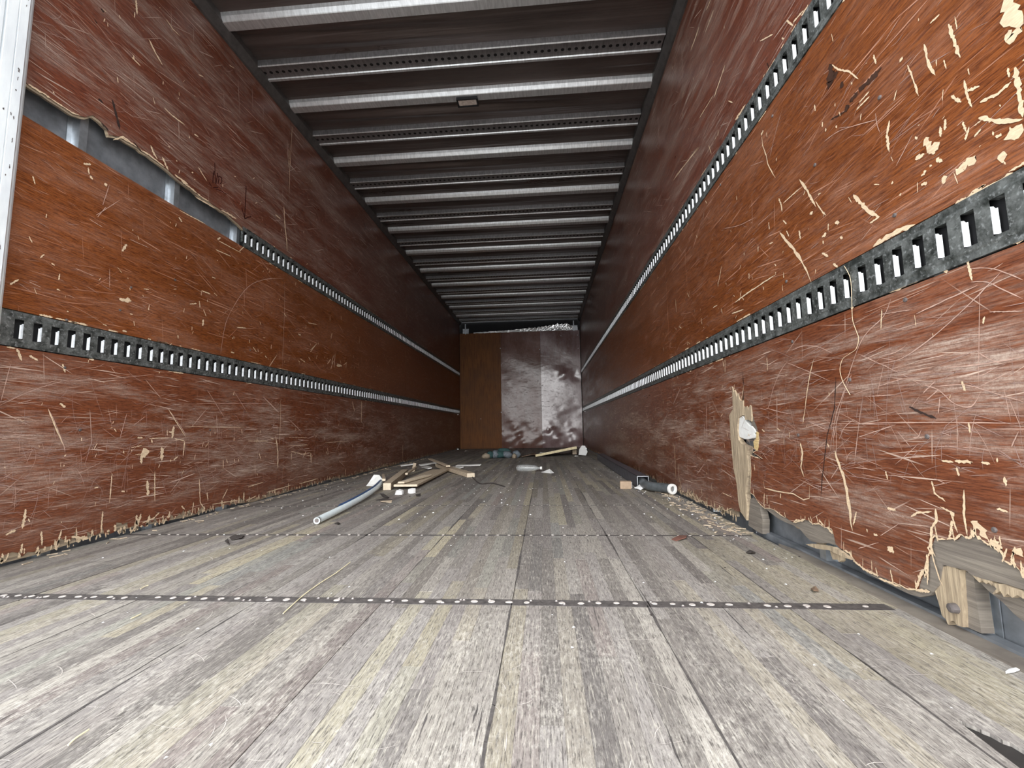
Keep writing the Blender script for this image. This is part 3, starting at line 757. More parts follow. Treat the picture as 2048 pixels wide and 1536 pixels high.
CHIP_L = [(10,[(1.617,1.183),(1.633,1.22)]),
(14,[(1.622,0.978),(1.674,0.986)]),
(6,[(1.654,0.995),(1.659,0.975)]),
(10,[(2.061,0.971),(2.064,1.003)]),
(4,[(2.03,1.093),(2.038,1.059)]),
(5,[(2.06,1.057),(2.08,1.025)]),
(5,[(1.973,1.059),(2.015,1.075)]),
(5,[(2.307,1.02),(2.385,1.033)]),
(5,[(1.255,0.916),(1.278,0.942)]),
(4,[(2.606,0.828),(2.689,0.925)]),
(8,[(2.926,1.115),(2.959,1.116)]),
(4,[(2.452,0.933),(2.485,0.907)]),
(6,[(2.567,0.899),(2.585,0.886)]),
(6,[(2.27,0.869),(2.297,0.869)]),
(5,[(2.745,1.224),(2.776,1.202)]),
(6,[(3.354,0.961),(3.408,1.012)]),
(6,[(3.412,0.927),(3.452,1.005)]),
(6,[(3.47,0.949),(3.478,1.067)]),
(14,[(3.514,0.97),(3.607,0.983)]),
(6,[(3.639,0.996),(3.703,1.028)]),
(5,[(3.092,1.014),(3.162,1.08)]),
(4,[(3.398,1.197),(3.425,1.232)]),
(4,[(3.181,0.976),(3.184,1.003)]),
(5,[(2.938,0.924),(2.96,0.915)]),
(4,[(3.57,1.386),(3.569,1.416)]),
(5,[(3.216,0.806),(3.293,0.828)]),
(4,[(2.501,0.91),(2.496,0.93)]),
(6,[(1.915,0.89),(1.918,0.874)]),
(7,[(1.43,0.874),(1.436,0.873)]),
(6,[(1.643,0.849),(1.662,0.849)]),
(4,[(1.367,1.033),(1.378,1.028)]),
(5,[(1.39,0.946),(1.402,0.943)]),
(4,[(1.724,1.056),(1.749,1.06)]),
(4,[(2.105,1.246),(2.129,1.246)]),
(5,[(2.042,1.151),(2.1,1.151)]),
(4,[(1.872,0.831),(1.885,0.842)]),
(5,[(1.671,0.929),(1.682,0.929)]),
(4,[(2.547,1.467),(2.557,1.454)]),
(4,[(2.118,1.404),(2.232,1.412)]),
(4,[(1.771,0.552),(1.773,0.549)]),
(8,[(1.435,0.534),(1.453,0.519)]),
(6,[(1.328,0.691),(1.354,0.678)]),
(6,[(1.521,0.71),(1.541,0.71)]),
(6,[(1.432,0.677),(1.443,0.647)]),
(7,[(1.293,0.708),(1.308,0.67)]),
(4,[(2.476,1.651),(2.485,1.644)]),
(5,[(1.876,1.16),(1.878,1.157)]),
(4,[(1.399,0.513),(1.425,0.453),(1.462,0.376)]),
(3,[(1.89,0.531),(1.937,0.472),(1.996,0.402)]),
(30,[(1.782,0.354),(1.789,0.317)]),
(11,[(1.771,0.292),(1.771,0.344)]),
(15,[(1.87,0.354),(1.871,0.299)]),
(11,[(1.924,0.451),(1.919,0.395)]),
(6,[(1.898,0.427),(1.921,0.423)]),
(3,[(1.799,0.398),(1.914,0.399)]),
(7,[(1.812,0.394),(1.817,0.379)]),
(6,[(1.746,0.403),(1.77,0.401)]),
(3,[(1.719,0.361),(1.769,0.369)]),
(4,[(1.723,0.353),(1.723,0.346)]),
(5,[(1.992,0.381),(1.988,0.307)]),
(6,[(1.936,0.295),(1.958,0.309)]),
(3,[(1.933,0.395),(1.992,0.381)]),
(3,[(1.74,0.331),(1.788,0.326)]),
(5,[(2.55,0.291),(2.569,0.253)]),
(9,[(2.708,0.392),(2.738,0.291),(2.745,0.18)]),
(4,[(2.445,0.367),(2.636,0.361)]),
(2,[(1.987,0.451),(2.41,0.447)]),
(4,[(2.254,0.271),(2.257,0.225)]),
(4,[(2.279,0.274),(2.287,0.25)]),
(5,[(2.339,0.27),(2.342,0.255)]),
(5,[(2.373,0.267),(2.375,0.253)]),
(5,[(2.894,0.271),(2.897,0.224)]),
(5,[(3.077,0.273),(3.035,0.226)]),
(6,[(3.148,0.256),(3.153,0.18)]),
(7,[(3.379,0.256),(3.394,0.228)]),
(5,[(1.58,0.213),(1.596,0.214)]),
(5,[(1.691,0.184),(1.706,0.181)]),
(8,[(1.361,0.172),(1.359,0.139),(1.357,0.111)]),
(5,[(1.62,0.118),(1.62,0.032)]),
(5,[(1.84,0.252),(1.85,0.119)]),
(4,[(1.646,0.261),(1.645,0.146)]),
(5,[(2.096,0.189),(2.11,0.068),(2.146,0.027)]),
(5,[(1.518,0.408),(1.519,0.396)]),
(4,[(1.432,0.371),(1.435,0.368)]),
(4,[(1.291,0.32),(1.293,0.315)]),
(12,[(1.805,0.215),(1.814,0.147)]),
(6,[(1.876,0.062),(1.851,0.044),(1.794,0.034)]),
(8,[(1.771,0.032),(1.742,0.003)]),
(10,[(1.514,0.045),(1.576,0.024)]),
(9,[(1.458,0.047),(1.467,0.009)]),
(6,[(1.413,0.087),(1.419,0.04)]),
(7,[(1.338,0.11),(1.312,0.1)]),
(6,[(1.996,0.071),(2.017,0.051)]),
(5,[(2.151,0.113),(2.16,0.068)]),
(5,[(2.297,0.11),(2.262,0.06)]),
(7,[(2.454,0.02),(2.543,0.035)]),
(5,[(2.191,0.045),(2.396,0.034)]),
(6,[(2.64,0.041),(2.897,0.05)]),
(7,[(3.002,0.048),(3.258,0.054)]),
(2.5,[(2.745,0.629),(2.752,0.516),(2.754,0.335)]),
(4,[(2.463,0.097),(2.603,0.109)]),
(4,[(2.883,0.283),(3.174,0.229)]),
(3,[(2.857,0.378),(3.094,0.372)]),
(3,[(2.841,0.32),(3.097,0.322)]),
(3,[(3.348,0.326),(3.772,0.326)]),
(4,[(3.092,1.028),(3.187,1.1)]),
(5,[(2.96,0.942),(3.028,0.927)]),
(5,[(3.045,1.228),(3.179,1.247)]),
(4,[(3.962,1.319),(3.946,1.249)]),
(8,[(3.826,0.684),(3.884,0.592)]),
(11,[(4.03,0.697),(4.032,0.491)]),
(5,[(3.412,1.231),(3.4,1.178)]),
(4,[(3.57,1.418),(3.572,1.38)]),
(8,[(3.514,0.986),(3.608,0.985)]),
(5,[(3.426,0.973),(3.451,1.05)]),
(5,[(3.574,1.025),(3.591,0.998)]),
(5,[(3.684,0.973),(3.688,1.02)]),
(3,[(4.655,0.887),(4.664,0.935)]),
(5,[(3.582,0.877),(3.598,0.871)]),
(9,[(5.258,0.241),(5.264,0.032)]),
(4,[(4.623,0.377),(4.635,0.33)]),
(4,[(4.804,1.238),(4.816,1.21)]),
(6,[(3.137,0.259),(3.154,0.182)]),
(5,[(3.392,0.285),(3.409,0.229)]),
(6,[(3.072,0.973),(3.097,0.951)]),
(5,[(3.375,1.367),(3.378,1.324)]),
(4,[(5.339,2.11),(5.362,1.798)]),
(3,[(5.344,1.457),(5.352,1.171)]),
(4,[(3.845,0.295),(3.846,0.264)]),
(9,[(6.128,0.087),(6.129,0.014)]),
(4,[(4.418,0.63),(4.428,0.612)]),
(5,[(3.001,0.254),(3.137,0.259)]),
(8,[(1.59,2.321),(1.599,2.263)]),
(4,[(1.737,2.381),(1.776,2.367),(1.815,2.37)]),
(7,[(1.661,2.201),(1.698,2.168),(1.736,2.142)]),
(9,[(1.707,1.719),(1.726,1.691),(1.744,1.678)]),
(9,[(1.769,1.703),(1.805,1.658)]),
(3,[(1.46,2.14),(1.474,2.14)]),
(5,[(1.76,1.945),(1.798,1.94),(1.837,1.943),(1.877,1.946)]),
(6,[(1.935,1.938),(1.962,1.944)]),
(4,[(1.939,2.273),(1.971,2.287)]),
(3,[(2.142,2.511),(2.182,2.526)]),
(7,[(2.731,2.404),(2.74,2.269)]),
(9,[(2.699,1.957),(2.715,1.854),(2.742,1.744),(2.757,1.664)]),
(8,[(2.611,1.856),(2.667,1.854)]),
(10,[(2.183,1.646),(2.257,1.648)]),
(4,[(2.761,2.594),(2.756,2.434),(2.751,2.251),(2.752,2.073)]),
(7,[(1.842,1.738),(1.848,1.733)]),
(6,[(1.935,1.73),(1.945,1.736)]),
(6,[(1.953,1.704),(1.958,1.709)]),
(5,[(1.924,1.655),(1.93,1.645)]),
(5,[(2.226,1.89),(2.24,1.894)]),
(4,[(2.383,1.97),(2.398,1.984)]),
(6,[(1.796,1.781),(1.803,1.773)]),
(5,[(1.906,1.908),(1.91,1.897)]),
(5,[(1.829,2.053),(1.834,2.049)]),
(4,[(1.321,1.66),(1.325,1.653)]),
(5,[(1.974,1.783),(2.034,1.744)]),
(9,[(1.467,1.425),(1.478,1.417)]),
(5,[(1.459,1.455),(1.464,1.43)]),
(9,[(1.526,1.432),(1.531,1.42)]),
(7,[(1.443,1.459),(1.467,1.474)]),
(7,[(1.877,1.465),(1.898,1.45)]),
(8,[(2.126,1.465),(2.149,1.485)]),
(6,[(2.297,1.47),(2.337,1.518)]),
(4,[(2.138,1.461),(2.312,1.466)]),
(4,[(1.88,1.501),(2.039,1.51)]),
(9,[(1.838,1.661),(1.919,1.657)]),
(5,[(1.542,1.628),(1.583,1.672),(1.645,1.668)]),
(6,[(1.964,1.619),(2.102,1.628)]),
(5,[(1.592,2.047),(1.632,2.043)]),
(4,[(1.287,1.314),(1.296,1.289)])]
SCR_L = [(2.5,[(2.194,0.846),(2.22,1.023),(2.291,1.161),(2.369,1.268),(2.456,1.34),(2.586,1.407),(2.73,1.458)]),
(2,[(2.741,1.438),(2.752,1.178),(2.75,0.837)]),
(2,[(1.399,0.513),(1.424,0.465),(1.458,0.385),(1.466,0.354)]),
(2.5,[(1.885,0.535),(1.946,0.472),(2.001,0.406)]),
(2,[(1.689,0.505),(1.667,0.398)]),
(1.6,[(1.31,0.527),(1.348,0.54)]),
(1.6,[(1.571,1.091),(1.577,1.007)]),
(2,[(1.763,0.657),(1.845,0.58)]),
(2,[(2.113,0.643),(2.244,0.504)]),
(2,[(2.312,0.65),(2.434,0.528)]),
(1.6,[(1.457,0.617),(1.648,0.652),(1.803,0.685)]),
(1.8,[(1.263,0.518),(1.352,0.576),(1.456,0.623)]),
(1.8,[(1.279,0.654),(1.263,0.524)]),
(2,[(1.723,0.455),(1.775,0.496)]),
(1.5,[(1.609,0.689),(1.632,0.664)]),
(1.5,[(1.273,0.409),(1.365,0.424)]),
(2,[(2.052,0.568),(2.673,0.603)]),
(2,[(1.646,1.248),(1.734,1.248)]),
(1.6,[(1.446,1.044),(1.514,1.038)]),
(1.6,[(1.307,0.943),(1.343,0.936)]),
(1.6,[(1.664,0.44),(1.673,0.426)]),
(2,[(1.508,1.278),(1.537,1.336)]),
(2,[(1.478,1.255),(1.531,1.246)]),
(2,[(1.524,1.336),(1.543,1.435)]),
(2,[(1.502,1.282),(1.59,1.394)]),
(2,[(1.26,1.827),(1.358,1.833),(1.419,1.839)]),
(2,[(1.288,1.808),(1.331,1.808)]),
(2,[(1.358,1.982),(1.407,1.981)]),
(2,[(1.406,1.842),(1.511,1.846)]),
(2,[(1.547,1.939),(1.705,1.961)]),
(2,[(1.757,2.493),(1.922,2.505),(2.089,2.515)]),
(2,[(1.854,2.532),(2.025,2.527)]),
(2,[(1.696,2.088),(1.834,2.121),(1.937,2.142)]),
(2,[(2.236,2.356),(2.559,2.371)]),
(2,[(1.554,1.851),(1.6,1.842)]),
(2,[(2.399,2.2),(2.667,2.161)]),
(2,[(2.073,2.204),(2.187,2.252)])]
DARK = [(10,[(1.525,1.797),(1.541,1.756),(1.557,1.718),(1.566,1.691)]),
(8,[(1.474,1.755),(1.491,1.754)]),
(8,[(1.454,2.134),(1.465,2.126)]),
(5,[(1.433,2.062),(1.446,2.058)]),
(6,[(1.628,1.68),(1.669,1.661)]),
(6,[(1.491,1.665),(1.526,1.654)])]
mb = MB(); slivers(mb, DARK, .0012, rng); mb.build('split', 'cut', panels[1, 'top', 0])
DARKR = [(26,[(1.15,1.371),(1.147,1.343),(1.159,1.333)]),
(12,[(1.143,1.39),(1.137,1.365),(1.129,1.348)]),
(16,[(1.128,1.352),(1.123,1.338)]),
(12,[(1.111,1.307),(1.103,1.293)]),
(16,[(1.106,1.226),(1.087,1.225)]),
(10,[(1.086,1.234),(1.058,1.239)]),
(12,[(1.055,1.241),(1.016,1.235),(0.982,1.235)]),
(5,[(1.158,1.241),(1.106,1.224)]),
(10,[(1.108,1.305),(1.103,1.291)]),
(6,[(1.435,1.662),(1.422,1.632)])]
for k in range(0): pass
mb = MB(); slivers(mb, DARKR, W - .0008, rng); mb.build('dark_stain', 'stain', panels[-1, 'mid', 0])
DARKR2 = [(5,[(1.007,0.45),(0.982,0.438),(0.944,0.423)]),
(3,[(1.233,0.543),(1.252,0.455),(1.291,0.384),(1.331,0.261),(1.349,0.185)]),
(6,[(1.796,0.492),(1.801,0.458)]),
(4,[(1.745,0.308),(1.67,0.287)])]
mb = MB(); slivers(mb, DARKR2, W - .0014, rng); mb.build('dark_gouge', 'cut', panels[-1, 'low', 4])
MARK = [(5,[(2.078,1.876),(2.084,1.827)]),
(6,[(2.077,1.828),(2.073,1.8),(2.073,1.756)]),
(5,[(2.077,1.828),(2.09,1.799),(2.094,1.765)]),
(5,[(2.094,1.765),(2.1,1.805),(2.102,1.832)]),
(6,[(2.103,1.818),(2.114,1.806),(2.109,1.774)]),
(5,[(2.11,1.817),(2.131,1.824),(2.136,1.802),(2.123,1.78)]),
(5,[(2.077,1.733),(2.111,1.754)]),
(5,[(2.046,1.745),(2.067,1.733)]),
(4,[(2.095,1.735),(2.129,1.746),(2.177,1.751)]),
(7,[(2.325,1.887),(2.326,1.838),(2.326,1.761),(2.326,1.685)]),
(6,[(2.327,1.682),(2.314,1.71),(2.298,1.737)]),
(6,[(2.327,1.682),(2.353,1.706),(2.38,1.723)])]
mb = MB()
for w, p in MARK: ribbon(mb, p, w * .001, .0013, rng, .1, False)
mb.build('marker_drawing', 'marker', panels[1, 'top', 0], label='dark marker scribble with two downward arrows')

def cap_count(lst, n): return lst[:n]
rng = random.Random(21)
for s, chips, scr in ((1, CHIP_L, SCR_L), (-1, CHIP_R, SCR_R)):
    parent = wall_left if s > 0 else wall_right
    x = .0010 if s > 0 else W - .0010
    mb = MB(); slivers(mb, chips, x, rng)
    # small random chips: a belt where pallets strike, and specks anywhere
    for i in range(430):
        y = 1.0 + rng.random() ** 1.3 * 5.6 if s > 0 else .7 + rng.random() ** 1.5 * 6
        z = rng.choice((rng.gauss(.34, .07), rng.gauss(.98, .11), rng.uniform(.1, .7), rng.uniform(.85, 1.5), rng.uniform(1.65, 2.5)))
        if abs(z - ZL) < .075 or abs(z - ZU) < .075 or z < .06: continue
        if s < 0 and y < 1.9 and z < .32: continue
        if s > 0 and y < 1.3: continue
        L = rng.uniform(.004, .028); a = PI / 2 + rng.gauss(0, .25) if rng.random() < .7 else rng.uniform(0, PI)
        ribbon(mb, [(y, z), (y + math.cos(a) * L, z + math.sin(a) * L)], rng.uniform(.0012, .0045), x, rng, .5)
    # splintered fringe along the foot of the lining and the rail edges
    for i in range(330):
        y = (1.25 if s > 0 else 1.9) + rng.random() ** 1.4 * 6.5
        L = rng.uniform(.006, .028) * (2.2 if rng.random() < .12 else 1); z = rng.uniform(.006, .03)
        ribbon(mb, [(y, z), (y + rng.gauss(0, .15) * L, z + L)], rng.uniform(.003, .011), x, rng, .6)
    for i in range(90):
        y = (1.25 if s > 0 else .7) + rng.random() ** 1.4 * 5.5; z = rng.choice((ZL - gap - .002, ZL + gap + .003, ZU - gap - .002, ZU + gap + .003)); L = rng.uniform(.01, .07)
        if s > 0 and z > 1.4 and y < 2.4: continue
        ribbon(mb, [(y, z), (y + L, z)], rng.uniform(.002, .006), x, rng, .6)
    mb.build('bare_wood_chips', 'chip', parent, kind='stuff')
    for mt, n, dx in (('scr', 1100, .0005), ('scr2', 2600, .0003)):
        mb = MB()
        if mt == 'scr': slivers(mb, [(w_, [tuple(q_) for q_ in smoothp(p_, 4)] if len(p_) > 2 else p_) for w_, p_ in scr], x, rng)
        for i in range(n):
            y = (1.1 if s > 0 else .55) + rng.random() ** 1.6 * 6.5
            k = rng.random(); kk = .5 if s > 0 else .62
            if k < kk: z = rng.choice((rng.uniform(.05, .70), rng.gauss(.33, .10), rng.gauss(.25, .1)))
            elif k < kk + .13: z = rng.uniform(.85, 1.5)
            else: z = rng.uniform(1.64, 2.6)
            if abs(z - ZL) < .065 or abs(z - ZU) < .065 or z < .05 or z > 2.62: continue
            if s < 0 and y < 1.75 and z < .36: 
                if z < .36 - .2 * (y - .6): continue
            if s > 0 and z < 1.72 and z > 1.45 and y < 2.4: continue
            if z > .5: a = rng.gauss(0, .22)
            else: a = rng.gauss(0, .3) if rng.random() < .75 else rng.gauss(PI / 2, .2)
            L = rng.uniform(.02, .10) * (3 if rng.random() < .10 else 1) * (.6 if ZL < z < ZU else 1); cv = rng.gauss(0, .6) if rng.random() < .35 else 0
            pts = [(y, z)]
            for t in range(4): pts.append((pts[-1][0] + math.cos(a + cv * t / 4) * L / 4, pts[-1][1] + math.sin(a + cv * t / 4) * L / 4))
            zz_ = [p[1] for p in pts]
            if any(abs(q - ZL) < .062 or abs(q - ZU) < .062 or q > 2.625 or q < .04 for q in zz_): continue
            w = rng.uniform(.0005, .0013)
            vs = []
            for q, p in enumerate(pts):
                d = Vector(pts[min(q + 1, 4)]) - Vector(pts[max(q - 1, 0)]); d.normalize(); ww = w * (.2 if q in (0, 4) else 1) / 2
                vs += [(x - s * dx, p[0] - d.y * ww, p[1] + d.x * ww), (x - s * dx, p[0] + d.y * ww, p[1] - d.x * ww)]
            mb.add(vs, [(2 * q, 2 * q + 1, 2 * q + 3, 2 * q + 2) for q in range(4)])
        mb.build('scratches', mt, parent, kind='stuff')
# vertical joint lines and screws in the lining
me = None
SCREWS = [(-1, q) for q in [(0.971,0.386),(1.433,0.381),(0.99,0.882),(0.995,1.173),(1.429,1.461),(0.987,0.685),(1.428,0.88),(1.423,0.679),(1.863,1.469),(1.239,1.162),(1.182,0.529),(0.856,0.222)]] + [(1, q) for q in [(1.511,0.437),(1.44,0.665),(1.432,0.841),(1.88,1.151),(2.15,0.433),(1.627,0.933),(2.428,0.909),(1.667,1.043)]]
for s, (y, z) in SCREWS:
    x = 0 if s > 0 else W
    mb = MB(); mb.tube([(x, y, z), (x + s * .0022, y, z), (x + s * .003, y, z)], [.0052, .0048, .003], 10)
    mb.build('lining_screw', 'ring', wall_left if s > 0 else wall_right)

# ------------------------------------------------------------------ cargo rails (slotted logistic track)
P_, SW_, SH_ = .0538, .0255, .066
lip_meshes = {}
def cargo_rail(s, zc, y0, y1, phase, label):
    xf = 0 if s > 0 else W
    t = thing('cargo_rail', label, 'rail', (xf, y0, zc), None)
    F0, F1 = .0005, .0035           # flange and raised face, measured into the trailer
    mb = MB(); hw = RW / 2
    def X(d): return xf + s * d
    zs = [-hw, -hw + .004, -hw + .015, -hw + .018, -SH_ / 2]
    ys = []
    k0 = math.ceil((y0 + .02 - phase) / P_); k1 = math.floor((y1 - .02 - phase) / P_)
    cs = [phase + k * P_ for k in range(k0, k1 + 1)]
    def q(ya, yb, za, zb, da, db):
        vs = [(X(da), ya, zc + za), (X(da), yb, zc + za), (X(db), yb, zc + zb), (X(db), ya, zc + zb)]
        mb.add(vs, [(0, 1, 2, 3) if s > 0 else (3, 2, 1, 0)])
    for sg in (1, -1):
        prof = [(hw, -.004), (hw, F0 + .002), (hw - .014, F0 + .0015), (hw - .018, F1), (SH_ / 2, F1)]
        for (za, da), (zb, db) in zip(prof, prof[1:]): q(y0, y1, sg * za, sg * zb, da, db)
    last = y0
    for c in cs:
        q(last, c - SW_ / 2, -SH_ / 2, SH_ / 2, F1, F1); last = c + SW_ / 2
        a, b, h = c - SW_ / 2, c + SW_ / 2, SH_ / 2; I = -.013
        q(a, b, h, h, F1, I); q(a, b, -h, -h, F1, I)
        mb.add([(X(F1), a, zc - h), (X(F1), a, zc + h), (X(I), a, zc + h), (X(I), a, zc - h)], [(0, 1, 2, 3)])
    q(last, y1, -SH_ / 2, SH_ / 2, F1, F1)
    mb.cur = 1; mb.box(*sorted((X(-.013), X(-.014))), y0, y1, zc - hw + .004, zc + hw - .004)  # black backing sheet paints the dark of the slot recesses
    mb.build('rail_body', ['rail', 'black'], t)
    # rolled lips standing in the far half of every slot
    def lip(mb, cy, cz, base):
        n = 5; vs = []
        for i in range(n + 1):
            a = i / n * PI / 2
            yy = SW_ / 2 - (1 - math.cos(a)) * .0045 - .0002; d = F1 - .0085 * math.sin(a) + .0002
            for z in (-SH_ / 2 + .003, SH_ / 2 - (.016 if i > 2 else .012)): vs.append((base + s * d, cy + yy, cz + z))
        mb.add(vs, [(2 * i, 2 * i + 1, 2 * i + 3, 2 * i + 2) for i in range(n)])
    near = [c for c in cs if c < 3.6 and c > .6]
    for c in near:
        if s not in lip_meshes:
            m2 = MB(); lip(m2, 0, 0, 0); o = m2.build('slot_lip', 'lip', t, smooth=True); lip_meshes[s] = o.data
        else: o = link('slot_lip', lip_meshes[s], t)
        o.location = (xf, c, zc)
    m2 = MB()
    for c in cs:
        if c not in near: lip(m2, c, zc, xf)
    m2.build('far_slot_lips', 'lip', t, smooth=True, kind='stuff')
    return t
cargo_rail(1, ZL, YP, D - .02, 1.2895, 'lower slotted steel cargo rail along the left wall, full length from the bright post')
cargo_rail(1, ZU, 2.312, D - .02, 2.333, 'upper slotted steel cargo rail on the left wall, starting past the open gap')
cargo_rail(-1, ZL, YR, D - .02, .776, 'lower slotted steel cargo rail on the right wall, widest and nearest the camera')
cargo_rail(-1, ZU, YR, D - .02, 1.168, 'upper slotted steel cargo rail climbing to the top edge on the right wall')
# dark stringer behind the opened gap on the left is the wall skin itself

# ------------------------------------------------------------------ left rear post
post = thing('door_post', 'bright aluminium rear door post at the left edge', 'post', (.03, 1.13, 0))
def extrude_z(mb, prof, z0, z1):
    n = len(prof); mb.add([(a, b, z0) for a, b in prof] + [(a, b, z1) for a, b in prof], [(i, (i + 1) % n, (i + 1) % n + n, i + n) for i in range(n)] + [tuple(range(n - 1, -1, -1)), tuple(range(n, 2 * n))])
mb = MB()
extrude_z(mb, [(-.08, 1.235), (-.08, .98), (.050, .98), (.050, 1.108), (.043, 1.109), (.043, 1.112), (.050, 1.113), (.050, 1.119), (.044, 1.120), (.044, 1.122), (.050, 1.123), (.050, 1.1325), (.038, 1.134), (.038, 1.139), (.050, 1.1405), (.050, 1.1675), (.044, 1.1685), (.044, 1.171), (.050, 1.172), (.050, 1.196), (.044, 1.202), (.020, 1.206), (.017, 1.226), (.010, 1.235)], -.06, H + .06)
mb.build('post_body', 'alu', post)
mb = MB(); rp = random.Random(2)
for i in range(26):
    z = rp.uniform(.75, 1.93); y = rp.choice((1.155, 1.178, 1.183, 1.186, 1.19)) + rp.uniform(-.003, .003)
    ribbon(mb, [(y, z), (y + rp.uniform(-.002, .002), z + rp.uniform(.006, .022))], rp.uniform(.0015, .004), .0505, rp, .7)
mb.build('scuff_mark', 'ring', post, kind='stuff')
for z in (.95, 1.5):
    mb = MB(); mb.tube([(.046, 1.125, z), (.048, 1.125, z), (.0495, 1.125, z)], [.005, .0045, .002], 8); mb.build('rivet', 'galv', post)

# ------------------------------------------------------------------ ceiling
rng = random.Random(4)
BP = .6344
bows = [2.052 + BP * k for k in range(-2, 11)]             # solid bows
perf = [2.380 + BP * k for k in range(-2, 11)]             # perforated bows
ZC = H + .040
mb = MB(); ny = 420; nx = 26; ya, yb = .72, D + .04
vs = []
for i in range(ny + 1):
    y = ya + (yb - ya) * i / ny
    for j in range(nx + 1):
        x = -.02 + (W + .04) * j / nx; z = ZC
        for p in perf:
            d = p - .06 - y
            if 0 < d < .24:
                ph = (p * 7.3) % 2
                z += -.017 * math.sin(d / .24 * PI) * math.sin(d * 62 + 1.6 * x + ph) * (.55 + .45 * math.sin(1.9 * x + ph)) * math.sin(PI * x / W) ** .5 if 0 < x < W else 0
        vs.append((x, y, z))
mb.add(vs, [(i * (nx + 1) + j, (i + 1) * (nx + 1) + j, (i + 1) * (nx + 1) + j + 1, i * (nx + 1) + j + 1) for i in range(ny) for j in range(nx)])
ceiling = mb.build('ceiling', 'roof', smooth=True, kind='structure', label='dark wrinkled sheet metal roof over steel bows', category='ceiling')
# solid bow: sloping bright face towards the doors, flat underside, small rear ledge
prof = [(-.046, .040), (-.040, .022), (-.026, .004), (-.022, .001), (.030, .000), (.034, .004), (.036, .016), (.046, .018), (.046, .040)]
sag = lambda x: -.006 * math.cos((x / W - .5) * 3.0) + .006
def bow_mesh(prof, n=16):
    mb = MB(); k = len(prof); vs = []
    for i in range(n + 1):
        x = .02 + (W - .04) * i / n
        for a, b in prof: vs.append((x, a, H + b))
    mb.add(vs, [(i * k + j, (i + 1) * k + j, (i + 1) * k + j + 1, i * k + j + 1) for i in range(n) for j in range(k - 1)])
    return mb
me = None
for y in bows:
    if y < .75 or y > D - .1: continue
    if me is None: o = bow_mesh(prof).build('roof_bow', 'bow', ceiling); me = o.data
    else: o = link('roof_bow', me, ceiling)
    o.location = (0, y, 0)
# perforated bow: strip with a row of real holes between a raised front bead and a rear lip
mb = MB(); hp = .0405; n = int((W - .06) / hp)
x0 = .03
def pq(ya, yb, za, zb): mb.add([(x0, ya, H + za), (x0 + n * hp, ya, H + za), (x0 + n * hp, yb, H + zb), (x0, yb, H + zb)], [(0, 1, 2, 3)])
pp = [(-.064, .040), (-.062, .004), (-.056, .000), (-.050, .006), (-.021, .009)]
for q_, ((a, b), (c, d)) in enumerate(zip(pp, pp[1:])): mb.cur = 2 if q_ == 1 else 0; pq(a, c, b, d)  # front bead gets the brighter material, painting the light it catches
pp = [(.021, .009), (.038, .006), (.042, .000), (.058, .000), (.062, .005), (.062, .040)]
for q_, ((a, b), (c, d)) in enumerate(zip(pp, pp[1:])): mb.cur = 2 if q_ in (1, 2) else 0; pq(a, c, b, d)  # rear lip brightened the same way, painted edge light
for i in range(n):
    cx = x0 + (i + .5) * hp; r = .0105
    ca = math.atan2(.021, hp / 2); A_ = sorted([2 * PI * j / 12 for j in range(12)] + [ca, PI - ca, PI + ca, 2 * PI - ca]); N = len(A_)
    inner = [(cx + r * math.cos(a), -.002 + r * math.sin(a), H + .009) for a in A_]
    outer = []
    for a in A_:
        c_, s_ = math.cos(a), math.sin(a); k = 1 / max(abs(c_) / (hp / 2), abs(s_) / .021)
        outer.append((cx + c_ * k, s_ * k, H + .009))
    deep = [(p[0], p[1], H + .0124) for p in inner]
    mb.cur = 0; mb.add(inner + outer + deep, [(j, (j + 1) % N, (j + 1) % N + N, j + N) for j in range(N)])
    mb.cur = 0
mb.cur = 1; mb.box(x0, x0 + n * hp, -.025, .025, H + .0125, H + .014)  # black sheet behind the holes paints their shaded depth
me = None
for y in perf:
    if y < .75 or y > D - .1: continue
    if me is None: o = mb.build('perforated_bow', ['bowdark', 'black', 'bow'], ceiling); me = o.data
    else: o = link('perforated_bow', me, ceiling)
    o.location = (0, y, 0)
for i, (xa, xb) in enumerate(((-.005, .045), (W - .045, W + .005))):
    mb = MB(); s = 1 if i == 0 else -1; xw = 0 if i == 0 else W
    pr = [(0, -.036), (.012, -.034), (.030, -.014), (.044, .004), (.044, .045), (0, .045)]
    k = len(pr); vs = []
    for y in (YL if i == 0 else YR + .1, D): vs += [(xw + s * a, y, H + b) for a, b in pr]
    mb.add(vs, [(j, (j + 1) % k, (j + 1) % k + k, j + k) for j in range(k)])
    mb.build('trim_%d' % (i + 1), 'cove', kind='structure', label='dark cove moulding between the %s wall and the roof' % ('left' if i == 0 else 'right'), category='moulding')

# dome light
lt = thing('dome_light', 'small rectangular dome light with black frame on a roof bow', 'lamp', (1.279, 2.71, H - .01))
mb = MB()
cx, cy, z1, z0 = 1.279, 2.712, H + .004, H - .020; a, b = .072, .036
for (xa, xb, ya_, yb_) in ((cx - a, cx + a, cy - b, cy - b + .008), (cx - a, cx + a, cy + b - .008, cy + b), (cx - a, cx - a + .008, cy - b + .008, cy + b - .008), (cx + a - .008, cx + a, cy - b + .008, cy + b - .008)):
    mb.box(xa, xb, ya_, yb_, z0, z1)
mb.build('lamp_frame', 'black', lt)
mb = MB(); mb.box(cx - a + .009, cx + a - .009, cy - b + .009, cy + b - .009, z0 + .004, z1); mb.build('lamp_lens', 'lens', lt, bevel=.004)

